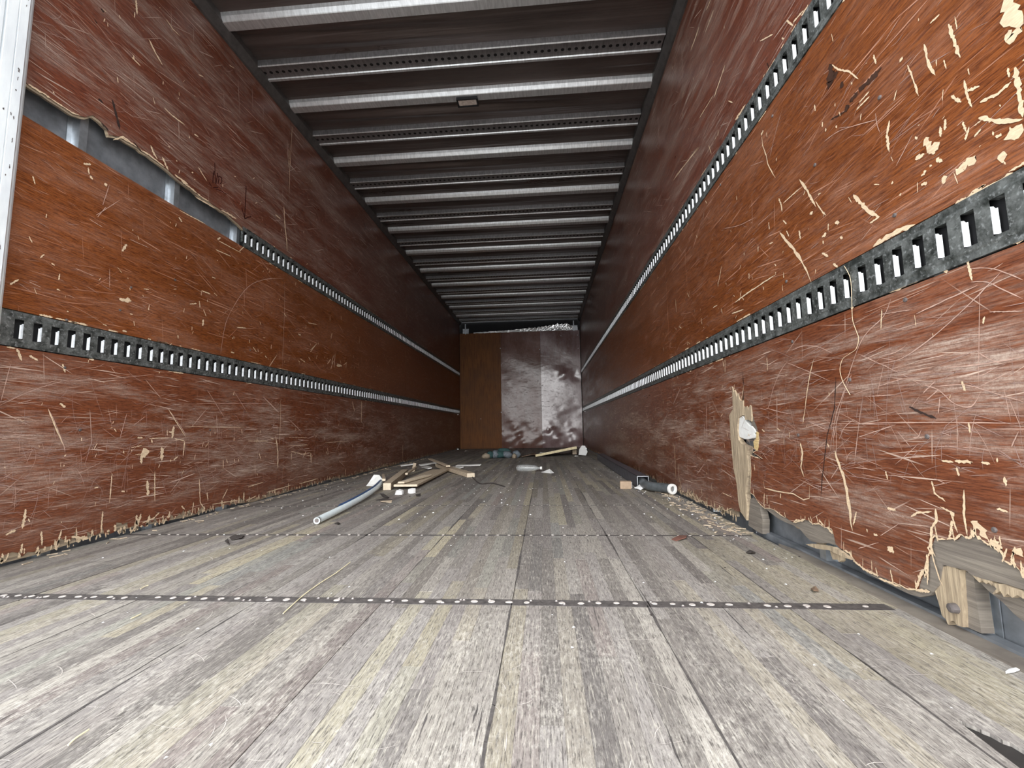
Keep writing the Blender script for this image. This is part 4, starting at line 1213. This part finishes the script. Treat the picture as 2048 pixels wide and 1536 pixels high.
# ------------------------------------------------------------------ bulkhead
mb = MB(); mb.box(-.05, W + .05, D + .05, D + .06, -.06, H + .06)
wall_back = mb.build('wall_back', 'black', kind='structure', label='front bulkhead at the far end, brown plywood left and scuffed sheets right', category='wall')
TB = 2.44
mb = MB(); mb.box(.006, .876, D, D + .018, .004, TB); mb.build('bulkhead_board', 'bply', wall_back)
def dented(x0, x1, z0, z1, dents, name, y, mt='bsheet'):
    mb = MB(); nx, nz = 40, 70; vs = []
    for i in range(nz + 1):
        z = z0 + (z1 - z0) * i / nz
        for j in range(nx + 1):
            x = x0 + (x1 - x0) * j / nx; d = 0
            for (dx, dz, r, a) in dents:
                q = ((x - dx) ** 2 + (z - dz) ** 2) / (r * r); q *= 1 + .35 * math.sin(17 * x + 9 * z) + .25 * math.sin(31 * z - 13 * x); d += a * math.exp(-q * 2)
            vs.append((x, y - d + .002 * math.sin(9 * z + 5 * x), z))
    mb.add(vs, [(i * (nx + 1) + j, i * (nx + 1) + j + 1, (i + 1) * (nx + 1) + j + 1, (i + 1) * (nx + 1) + j) for i in range(nz) for j in range(nx)])
    return mb.build(name, mt, wall_back, smooth=True)
dented(.878, 1.712, .004, TB, [(1.05, .15, .26, .03), (1.45, .1, .28, .025), (1.35, .44, .14, -.010), (1.0, .9, .5, .006), (1.3, 1.2, .1, -.004), (1.3, 1.0, .06, -.003)], 'bulkhead_sheet', D - .004)
dented(1.714, W - .012, .004, TB, [(1.85, .25, .22, .03), (1.83, .36, .05, -.02), (2.12, .15, .24, .022), (2.42, .2, .2, .03), (2.3, .6, .3, -.012), (2.2, 1.52, .14, .02), (2.4, 1.46, .1, -.015)], 'bulkhead_sheet', D - .008, 'bsheet2')
foilp = [(.3, .02), (.6, .03), (1.0, .04), (1.4, .07), (1.7, .09), (2.0, .13), (2.25, .14), (2.42, .08)]
mb = MB(); nx, nz = 110, 8; vs = []; rf = random.Random(8)
for i in range(nx + 1):
    x = .3 + 2.12 * i / nx; h = next((a[1] + (b[1] - a[1]) * (x - a[0]) / (b[0] - a[0]) for a, b in zip(foilp, foilp[1:]) if a[0] <= x <= b[0] + 1e-6), .05)
    h *= rf.uniform(.85, 1.15)
    for j in range(nz + 1): vs.append((x, D + .0 + rf.uniform(-.004, .004) - .2 * h * j / nz, TB - .005 + h * j / nz))
mb.add(vs, [(i * (nz + 1) + j, (i + 1) * (nz + 1) + j, (i + 1) * (nz + 1) + j + 1, i * (nz + 1) + j + 1) for i in range(nx) for j in range(nz)])
mb.build('foil_sheet', 'foil', wall_back)
for x0, x1 in ((.07, .20), (2.36, 2.50)):
    mb = MB(); mb.box(x0 + .05, x0 + .07, D - .03, D + .02, TB - .02, H - .02); mb.box(x0, x1, D - .005, D, TB + .0, TB + .10); mb.box(x0 + .07, x1, D - .04, D - .005, TB - .01, TB + .05)
    mb.build('corner_bracket', 'galv', wall_back)
for x, z in ((.87, 2.1), (.87, .75), (1.7, 2.05), (1.72, 1.57), (1.28, 1.56), (2.05, 1.56), (2.15, .42), (2.5, 2.05), (2.15, 2.33), (2.5, 2.33), (.44, .62)):
    mb = MB(); mb.tube([(x, D, z), (x, D - .012, z), (x, D - .014, z)], [.009, .008, .004], 8); mb.build('rivet', 'galv', wall_back)

# ------------------------------------------------------------------ loose things on the floor
def path2(pts, z): return [(x, y, z if not hasattr(z, '__len__') else z[i]) for i, (x, y) in enumerate(pts)]
# bent pale tube
tp = [(0.722,1.913),(0.71,2.099),(0.694,2.31),(0.66,2.585),(0.607,2.89),(0.523,3.22),(0.458,3.431)]
pth = smoothp([(x, y, .019 + (.012 * i / 6)) for i, (x, y) in enumerate(tp)])
t = thing('plastic_tube', 'pale blue bent plastic tube with a dark blue inner strip on the floor', 'tube', (tp[0][0], tp[0][1], 0))
mb = MB(); mb.tube(pth, .0155, 12); mb.build('tube_shell', 'pale', t, smooth=True)
mb = MB(); pb = [p + Vector((-.016, .014, .008)) for p in pth[8:]]; mb.tube(pb, [.004] + [.012] * (len(pb) - 2) + [.006], 8); mb.build('blue_strip', 'blue', t, smooth=True, label='dark blue strip')
mb = MB(); e, e2 = pth[0], (pth[0] - pth[1]).normalized(); mb.tube([e - e2 * .001, e + e2 * .0008], [.0105, .0095], 10); mb.build('tube_bore', 'ring', t)  # flat dark disc paints the shaded hollow of the tube end
# white scrap behind the tube
def scrap(name, label, cat, pts, mat, thick=.002, group=None, z=.002, lift=None, rise=None):
    """flat piece lying on the boards, outline (x, y), corners optionally lifted"""
    cx = sum(p[0] for p in pts) / len(pts); cy = sum(p[1] for p in pts) / len(pts)
    mb = MB(); n = len(pts); lift = lift or [0] * n
    vs = [(p[0], p[1], z + lift[i] + thick) for i, p in enumerate(pts)] + [(p[0], p[1], z + lift[i]) for i, p in enumerate(pts)]
    vs += [(cx, cy, z + sum(lift) / n + thick + .001)]
    mb.add(vs, [(i, (i + 1) % n, 2 * n) for i in range(n)] + [tuple(range(2 * n - 1, n - 1, -1))] + [(i, i + n, (i + 1) % n + n, (i + 1) % n) for i in range(n)])
    o = mb.build(name, mat); o['label'] = label; o['category'] = cat
    if group: o['group'] = group
    return o
mb = MB()
mb.add([(.40, 3.22, .001), (.535, 3.18, .001), (.54, 3.22, .03), (.49, 3.25, .078), (.445, 3.255, .080), (.41, 3.24, .02)], [(0, 1, 2, 3, 4, 5)])
o = mb.build('plastic_scrap', 'white', solid=.003); o['label'] = 'white folded plastic scrap standing behind the bent tube'; o['category'] = 'scrap'

# broken timber pile
def plank(name, label, a, b, w, h, mat='wood', endmat='woodend', cat='board', jag=0, group=None, up=(0, 0, 1)):
    a, b = Vector(a), Vector(b); t = thing(name, label, cat, (a.x, a.y, 0), group)
    mb = MB(); mb.beam(a, b, w, h, up); mb.build('board_body', mat, t, bevel=.002)
    d = (a - b).normalized(); mb = MB(); mb.beam(a + d * .0005, a + d * .003, w * .96, h * .94, up); mb.build('sawn_end', endmat, t)
    if jag:
        mb = MB(); r = random.Random(int(jag)); dd = -d; n = dd.cross(Vector(up)).normalized()
        for i in range(7):
            c = b + n * (w * (-.42 + .14 * i)); L = r.uniform(.02, .07); mb.beam(c - dd * .005, c + dd * L + Vector((0, 0, r.uniform(-.2, .2) * h)), w * .1, h * r.uniform(.3, .8), up)
        mb.build('splintered_end', endmat, t)
    return t
plank('broken_board', 'wide flat broken board in the timber pile left of centre', (.768, 3.02, .028), (.725, 4.22, .02), .17, .016, jag=3)
plank('wood_block', 'short timber with pale sawn end beside the bent tube', (.648, 2.985, .026), (.46, 3.95, .03), .055, .048)
plank('timber_stick', 'thin brown stick lying across the left end of the timber pile', (.60, 3.05, .065), (.33, 3.75, .028), .022, .016)
plank('timber_stick', 'narrow stick between the wide board and the short timber', (.62, 3.5, .060), (.52, 4.1, .06), .022, .014)
plank('wood_block', 'timber with bright sawn end pointing right, far end of the pile', (1.115, 3.71, .022), (.62, 4.62, .03), .07, .036, jag=5)
plank('splintered_lath', 'pale splintered lath lying on top of the wide board', (.73, 3.04, .046), (.79, 3.5, .044), .05, .012, 'woodend', jag=9)
plank('splintered_lath', 'crooked brown lath leaning over the far end of the pile', (.83, 4.1, .068), (.42, 5.0, .072), .04, .014, jag=2)
plank('bent_bracket', 'small bent wooden piece upright above the pile', (.43, 4.3, .002), (.45, 4.3, .085), .03, .02, up=(0, 1, 0), cat='wood piece')
for i, (a, b, lb) in enumerate((((.10, 4.9), (.25, 4.97), 'leftmost white plastic strip behind the timber pile'), ((.32, 4.92), (.47, 5.14), 'white plastic strip slanting right behind the timber pile'),
                                 ((.43, 4.72), (.585, 4.36), 'short curved white strip just left of the pile peak'), ((.74, 4.60), (.90, 4.42), 'thick white strip right of the pile peak'), ((.76, 4.84), (1.05, 4.72), 'long thin white strip behind the right timber'))):
    a, b = Vector(a), Vector(b); d = (b - a).normalized(); n = Vector((-d.y, d.x)) * (.034 if i in (2, 3) else .020)
    scrap('plastic_strip', lb, 'strip', [tuple(a - n), tuple(b - n * .6), tuple(b + n * .6), tuple((a + b) / 2 + n * 1.3), tuple(a + n)], 'white', .008, 'white plastic strips by the timber pile', .002, [.0, .014, .022, .012, .008])
for lb, c, s_ in (('crumpled white wrapper left of its twin under the wide board', (.80, 2.80), .028), ('crumpled white wrapper right of its twin under the wide board', (.865, 2.85), .024)):
    mb = MB(); r = random.Random(int(c[0] * 100)); vs = [(c[0] + s_ * (math.cos(i * PI / 4)) * r.uniform(.7, 1.2), c[1] + s_ * math.sin(i * PI / 4) * r.uniform(.7, 1.2), z) for z, k in ((.001, 1), (.022, .8)) for i in range(8)]
    vs = [(v[0], v[1], v[2] + (r.uniform(-.006, .012) if v[2] > .01 else 0)) for v in vs] + [(c[0], c[1], .034)]
    mb.add(vs, [(i, (i + 1) % 8, (i + 1) % 8 + 8, i + 8) for i in range(8)] + [(i + 8, (i + 1) % 8 + 8, 16) for i in range(8)])
    o = mb.build('crumpled_wrapper', 'paper'); o['label'] = lb; o['category'] = 'wrapper'
# wire right of the pile
wp = [(1.149,3.587),(1.2,3.451),(1.267,3.266),(1.351,3.29),(1.463,3.094)]
mb = MB(); mb.tube(smoothp([(x, y, .006 if i else .02) for i, (x, y) in enumerate(wp)]), .004, 6); o = mb.build('loose_wire', 'bark'); o['label'] = 'thin dark wire trailing right from the timber pile'; o['category'] = 'wire'
# bark pieces
for i, (pts, lb, mt) in enumerate((([(0.661,2.822),(0.705,2.778),(0.783,2.656),(0.79,2.618),(0.737,2.677)], 'dark twisted bark sliver below the bent tube end', 'bark'),
                               ([(0.736,2.565),(0.772,2.6),(0.829,2.581),(0.835,2.545),(0.783,2.546)], 'thin dark bark sliver above the brown chip', 'bark'),
                               ([(0.775,2.529),(0.848,2.528),(0.863,2.476),(0.8,2.478)], 'brown flat chip below the bark slivers', 'wood'),
                               ([(0.795,1.933),(0.806,1.943),(0.828,1.923),(0.824,1.903)], 'small black flake beside the near end of the tube', 'bark'),
                               ([(0.915,2.771),(0.942,2.791),(0.966,2.709),(0.943,2.69)], 'tiny dark fleck in front of the wide board', 'bark'),
                               ([(0.509,1.629),(0.51,1.644),(0.572,1.573),(0.563,1.573)], 'left black flake of two on the left floor boards', 'bark'),
                               ([(0.487,1.682),(0.492,1.706),(0.533,1.706),(0.556,1.66),(0.526,1.644)], 'crumbly black flake right of the other on the left floor boards', 'bark'),
                               ([(2.205,1.666),(2.243,1.703),(2.277,1.718),(2.257,1.667),(2.215,1.646)], 'curled reddish leaf by the second floor joint', 'leaf'),
                               ([(2.393,1.499),(2.414,1.516),(2.423,1.499),(2.404,1.482)], 'small brown bark crumb near the right wall foot', 'bark'),
                               ([(2.409,1.183),(2.425,1.19),(2.42,1.17),(2.4,1.156)], 'flat brown flake in front of the torn right lining', 'tarn'))):
    scrap('bark_flake' if mt != 'leaf' else 'dry_leaf', lb, 'flake' if mt != 'leaf' else 'leaf', pts, mt, .003, None, .001, [0, .004, 0, .006, 0][:len(pts)])
# straw splinters on the near floor
for lb, pts in (('long pale straw splinter crossing the near floor joint', [(1.141,0.994),(1.136,1.029),(1.126,1.112),(1.125,1.202),(1.129,1.272),(1.125,1.375)]), ('small pale straw splinter at the lower left', [(1.099,0.58),(1.095,0.592),(1.095,0.603),(1.095,0.61)]),
                ('short pale splinter left of the first floor joint', [(0.806,0.956),(0.806,0.967),(0.805,0.982)]), ('tiny pale splinter on the left boards above the joint', [(0.654,1.133),(0.649,1.148),(0.65,1.159)])):
    mb = MB(); mb.tube(smoothp([(x, y, .003) for x, y in pts], 3), .0012, 5); o = mb.build('straw_splinter', 'straw'); o['label'] = lb; o['category'] = 'splinter'
scrap('paper_scrap', 'white paper scrap on the floor at the right edge', 'paper', [(2.502,0.817),(2.516,0.825),(2.537,0.832),(2.535,0.825),(2.515,0.816),(2.497,0.811)], 'paper', .001)
# clear bottle with white tail
bt = thing('plastic_bottle', 'crushed clear plastic bottle lying at the centre of the floor', 'bottle', (1.58, 4.17, 0))
pth = [Vector((1.478, 4.20, .034)) + Vector((.228, -.02, 0)) * t for t in (0, .04, .1, .45, .6, .75, .86, .92, 1.0)]
mb = MB(); mb.tube(pth, [.018, .028, .034, .034, .031, .030, .020, .012, .012], 12); mb.build('bottle_body', 'clear', bt, smooth=True)
mb = MB(); mb.tube([(1.704, 4.18, .034), (1.722, 4.178, .034)], .014, 10); mb.build('bottle_cap', 'white', bt)
scrap('paper_scrap', 'small white torn paper beside the clear bottle', 'paper', [(1.715, 4.10), (1.80, 3.99), (1.83, 4.03), (1.79, 4.09), (1.775, 4.16), (1.74, 4.17)], 'paper', .002, None, .002, [0, 0, 0, .03, .012, 0])
# rag bundle by the bulkhead
rg = thing('cloth_bundle', 'heap of teal and grey cloth on the floor before the bulkhead', 'cloth', (1.14, 6.15, 0))
def blob(mb, c, r, rng, n=10, k=6):
    vs = [(c[0], c[1], c[2] + r[2])]
    for i in range(1, k):
        for j in range(n):
            a, b = PI * i / k, 2 * PI * j / n; q = rng.uniform(.8, 1.18)
            vs.append((c[0] + r[0] * math.sin(a) * math.cos(b) * q, c[1] + r[1] * math.sin(a) * math.sin(b) * q, max(.001, c[2] + r[2] * math.cos(a) * q)))
    vs.append((c[0], c[1], max(.001, c[2] - r[2]))); L = len(vs) - 1
    fs = [(0, 1 + j, 1 + (j + 1) % n) for j in range(n)] + [(L, L - n + (j + 1) % n, L - n + j) for j in range(n)]
    for i in range(k - 2):
        for j in range(n): fs.append((1 + i * n + j, 1 + (i + 1) * n + j, 1 + (i + 1) * n + (j + 1) % n, 1 + i * n + (j + 1) % n))
    mb.add(vs, fs)
rr = random.Random(3)
for c, r, mt in (((.935, 6.02, .035), (.06, .06, .045), 'tan'), ((.99, 6.05, .05), (.05, .06, .05), 'teal'), ((1.06, 6.08, .055), (.06, .08, .06), 'grey'), ((1.13, 6.10, .05), (.07, .09, .055), 'teal'), ((1.22, 6.12, .045), (.09, .09, .05), 'grey'), ((1.33, 6.02, .03), (.035, .05, .04), 'tan'), ((1.36, 6.12, .05), (.06, .06, .06), 'grey'), ((1.16, 6.3, .08), (.12, .05, .05), 'teal'), ((1.10, 6.34, .07), (.05, .03, .04), 'tan')):
    mb = MB(); blob(mb, c, r, rr); mb.build('cloth_fold', mt, rg, smooth=True)
scrap('cardboard_scrap', 'dark flattened scrap right of the cloth heap', 'scrap', [(1.42, 6.2), (1.55, 6.25), (1.66, 6.5), (1.60, 6.62), (1.46, 6.5)], 'tarn', .01, None, .001, [0, .03, .0, .03, 0])
# propped board in the far right corner
bd = thing('leaning_board', 'brown board with pale edge propped low in the far right corner', 'board', (1.9, 6.5, 0))
a, b = Vector((1.62, 6.22, .02)), Vector((2.215, 6.32, .125))
back = Vector((.06, .62, -.03))
mb = MB(); n = (b - a).cross(back).normalized(); mb.obox((a + b) / 2 + back / 2, (b - a) / 2, back / 2, n * .009); mb.build('board_face', 'tarn', bd)
mb = MB(); mb.obox((a + b) / 2 - back.normalized() * .003, (b - a) / 2, back.normalized() * .003, n * .017); mb.build('board_edge', 'straw', bd, label='pale bare edge')
mb = MB(); mb.obox(b + back / 2 + Vector((-.05, .1, -.055)), (.03, 0, 0), (0, .2, 0), (0, 0, .04)); mb.build('support_block', 'wood', bd)
mb = MB(); mb.add([(2.235, 6.30, .02), (2.34, 6.30, .01), (2.365, 6.32, .06), (2.335, 6.34, .145), (2.29, 6.34, .15), (2.25, 6.32, .10)], [(0, 1, 2, 3, 4, 5)])
o = mb.build('paper_cup', 'paper', solid=.006); o['label'] = 'crumpled whitish paper piece at the right end of the leaning board'; o['category'] = 'paper'
for lb, c in (('tiny white fleck left of the leaning board', (1.50, 6.45)), ('tiny white fleck behind the left of the leaning board', (1.70, 7.2)), ('tiny white fleck at the left foot of the bulkhead', (.30, 8.0)), ('tiny white fleck under the right end of the leaning board', (2.2, 6.22))):
    scrap('paper_fleck', lb, 'paper', [(c[0] - .03, c[1] - .02), (c[0] + .03, c[1] - .03), (c[0] + .04, c[1] + .03), (c[0] - .02, c[1] + .03)], 'paper', .003, None, .001, [0, .01, 0, .015])
# square channel with the hose coming out
ch = thing('metal_channel', 'dark square metal channel lying along the foot of the right wall', 'channel', (2.41, 3.05, 0))
A, B = Vector((2.408, 3.02, .042)), Vector((2.448, 5.55, .042)); mb = MB(); u = (B - A).normalized(); n = Vector((u.y, -u.x, 0)); hh = .038; tt = .0035
L = (B - A) / 2; c = (A + B) / 2
mb.obox(c + n * (-hh + tt / 2), L, n * tt / 2, (0, 0, hh)); mb.obox(c + n * (hh - tt / 2), L, n * tt / 2, (0, 0, hh))
mb.obox(c + Vector((0, 0, hh - tt / 2)), L, n * hh, (0, 0, tt / 2)); mb.obox(c - Vector((0, 0, hh - tt / 2)), L, n * hh, (0, 0, tt / 2))
mb.build('channel_body', 'chan', ch)
mb = MB()
for sx, sz, wx, wz in ((-1, 0, tt, hh), (1, 0, tt, hh)): mb.obox(A - u * .001 + n * sx * (hh - tt / 2), u * .001, n * wx * .6, (0, 0, wz))
mb.obox(A - u * .001 + Vector((0, 0, hh - tt / 2)), u * .001, n * hh, (0, 0, tt * .6)); mb.obox(A - u * .001 - Vector((0, 0, hh - tt / 2)), u * .001, n * hh, (0, 0, tt * .6))
mb.build('cut_end', 'galv', ch, label='bright cut end')
ho = thing('rubber_hose', 'grey rubber hose curving out of the channel end with a white collar', 'hose', (2.45, 2.85, 0))
hp_ = smoothp([(2.416, 3.25, .040), (2.410, 3.05, .038), (2.405, 2.93, .034), (2.425, 2.84, .034), (2.47, 2.775, .036), (2.505, 2.70, .038)], 6)
mb = MB(); mb.tube(hp_, .0285, 14); mb.build('hose_body', 'hose', ho, smooth=True)
e = hp_[-1]; d = (hp_[-1] - hp_[-3]).normalized()
mb = MB(); sd = d.cross(Vector((0, 0, 1))).normalized(); ud = sd.cross(d); vs = []; n = 20
for off, rad in ((-.002, .0290), (-.002, .0315), (.011, .0315), (.013, .0295), (.013, .0175), (.004, .0160)):
    vs += [e + d * off + (sd * math.cos(2 * PI * k / n) + ud * math.sin(2 * PI * k / n)) * rad for k in range(n)]
mb.add(vs, [(q * n + k, q * n + (k + 1) % n, (q + 1) * n + (k + 1) % n, (q + 1) * n + k) for q in range(5) for k in range(n)])
mb.build('collar', 'white', ho, label='white end collar')
mb = MB(); mb.tube([e + d * .002, e + d * .005], .0165, 14); mb.build('hose_core', 'galv', ho)
hq = smoothp([(2.505, 3.15, .014), (2.515, 2.98, .014), (2.53, 2.90, .014), (2.532, 2.78, .014)], 5)
mb = MB(); mb.tube(hq, .012, 8); o = mb.build('second_hose', 'hose'); o['label'] = 'thin dark hose lying against the wall behind the white collared hose'; o['category'] = 'hose'
# cardboard tube and wrapper
cr = thing('cardboard_box', 'small brown cardboard piece standing left of the channel end', 'cardboard', (2.28, 2.97, 0))
mb = MB(); mb.obox((2.285, 2.985, .027), (.037, -.004, 0), (.002, .018, .002), (0, -.003, .025)); mb.build('cardboard_shell', 'card', cr, bevel=.004)
mb = MB(); mb.obox((2.3225, 2.980, .028), (.0008, 0, 0), (0, .014, 0), (0, 0, .020)); mb.build('torn_side', 'paper', cr)
scrap('crumpled_wrapper', 'white crumpled wrapper between cardboard and channel end', 'wrapper', [(2.335, 2.95), (2.37, 2.93), (2.42, 2.94), (2.45, 2.90), (2.43, 2.97), (2.39, 3.0), (2.35, 2.99)], 'paper', .004, None, .001, [.01, 0, .02, 0, .01, .03, .0])
# wire hanging down the right wall over the lower rail
wy = [(1.154,0.827),(1.139,0.796),(1.136,0.768),(1.14,0.724),(1.143,0.68),(1.135,0.651),(1.129,0.628),(1.141,0.604),(1.167,0.595),(1.193,0.586),(1.207,0.56),(1.201,0.528),(1.178,0.489)]
mb = MB(); mb.tube(smoothp([(W - .006, y, z) for y, z in wy], 4), .0007, 5); o = mb.build('hanging_thread', 'chip'); o['label'] = 'thin pale thread hanging down over the right lower rail'; o['category'] = 'thread'
# crumbs nobody could count
mb = MB(); r = random.Random(9)
for i in range(420):
    if r.random() < .35: x, y = W - abs(r.gauss(0, .12)) - .01, r.uniform(1.4, 4.5)
    else: x, y = r.uniform(.1, 2.5), .5 + r.random() ** 1.3 * 5.5
    q = r.uniform(.0015, .0045) * (1.6 if y > 2 else 1); h = q * .6
    a = r.uniform(0, PI); vs = [(x + q * math.cos(a + k * 2.1), y + q * 1.2 * math.sin(a + k * 2.1), .0005) for k in range(3)] + [(x, y, h)]
    mb.cur = 0 if r.random() < .72 else 1
    mb.add(vs, [(0, 1, 3), (1, 2, 3), (2, 0, 3)])
o = mb.build('wood_crumbs', ['paper', 'bark'], kind='stuff'); o['label'] = 'pale and dark wood crumbs scattered over the floor boards'; o['category'] = 'crumbs'
mb = MB()
for i in range(150):
    y = 1.75 + r.random() * 1.6; x = W - .02 - abs(r.gauss(0, .06)); L = r.uniform(.01, .05); a = r.uniform(0, PI); d = Vector((math.cos(a), math.sin(a), 0)) * L / 2
    c = Vector((x, y, .003)); mb.beam(c - d, c + d, r.uniform(.002, .006), .003)
for i in range(120):
    y = 1.3 + r.random() * 5; x = .01 + abs(r.gauss(0, .04)); L = r.uniform(.01, .04); a = r.uniform(0, PI); d = Vector((math.cos(a), math.sin(a), 0)) * L / 2
    c = Vector((x, y, .003)); mb.beam(c - d, c + d, r.uniform(.002, .006), .003)
o = mb.build('splinter_litter', 'wood', kind='stuff'); o['label'] = 'litter of short brown splinters along the foot of both walls'; o['category'] = 'splinters'
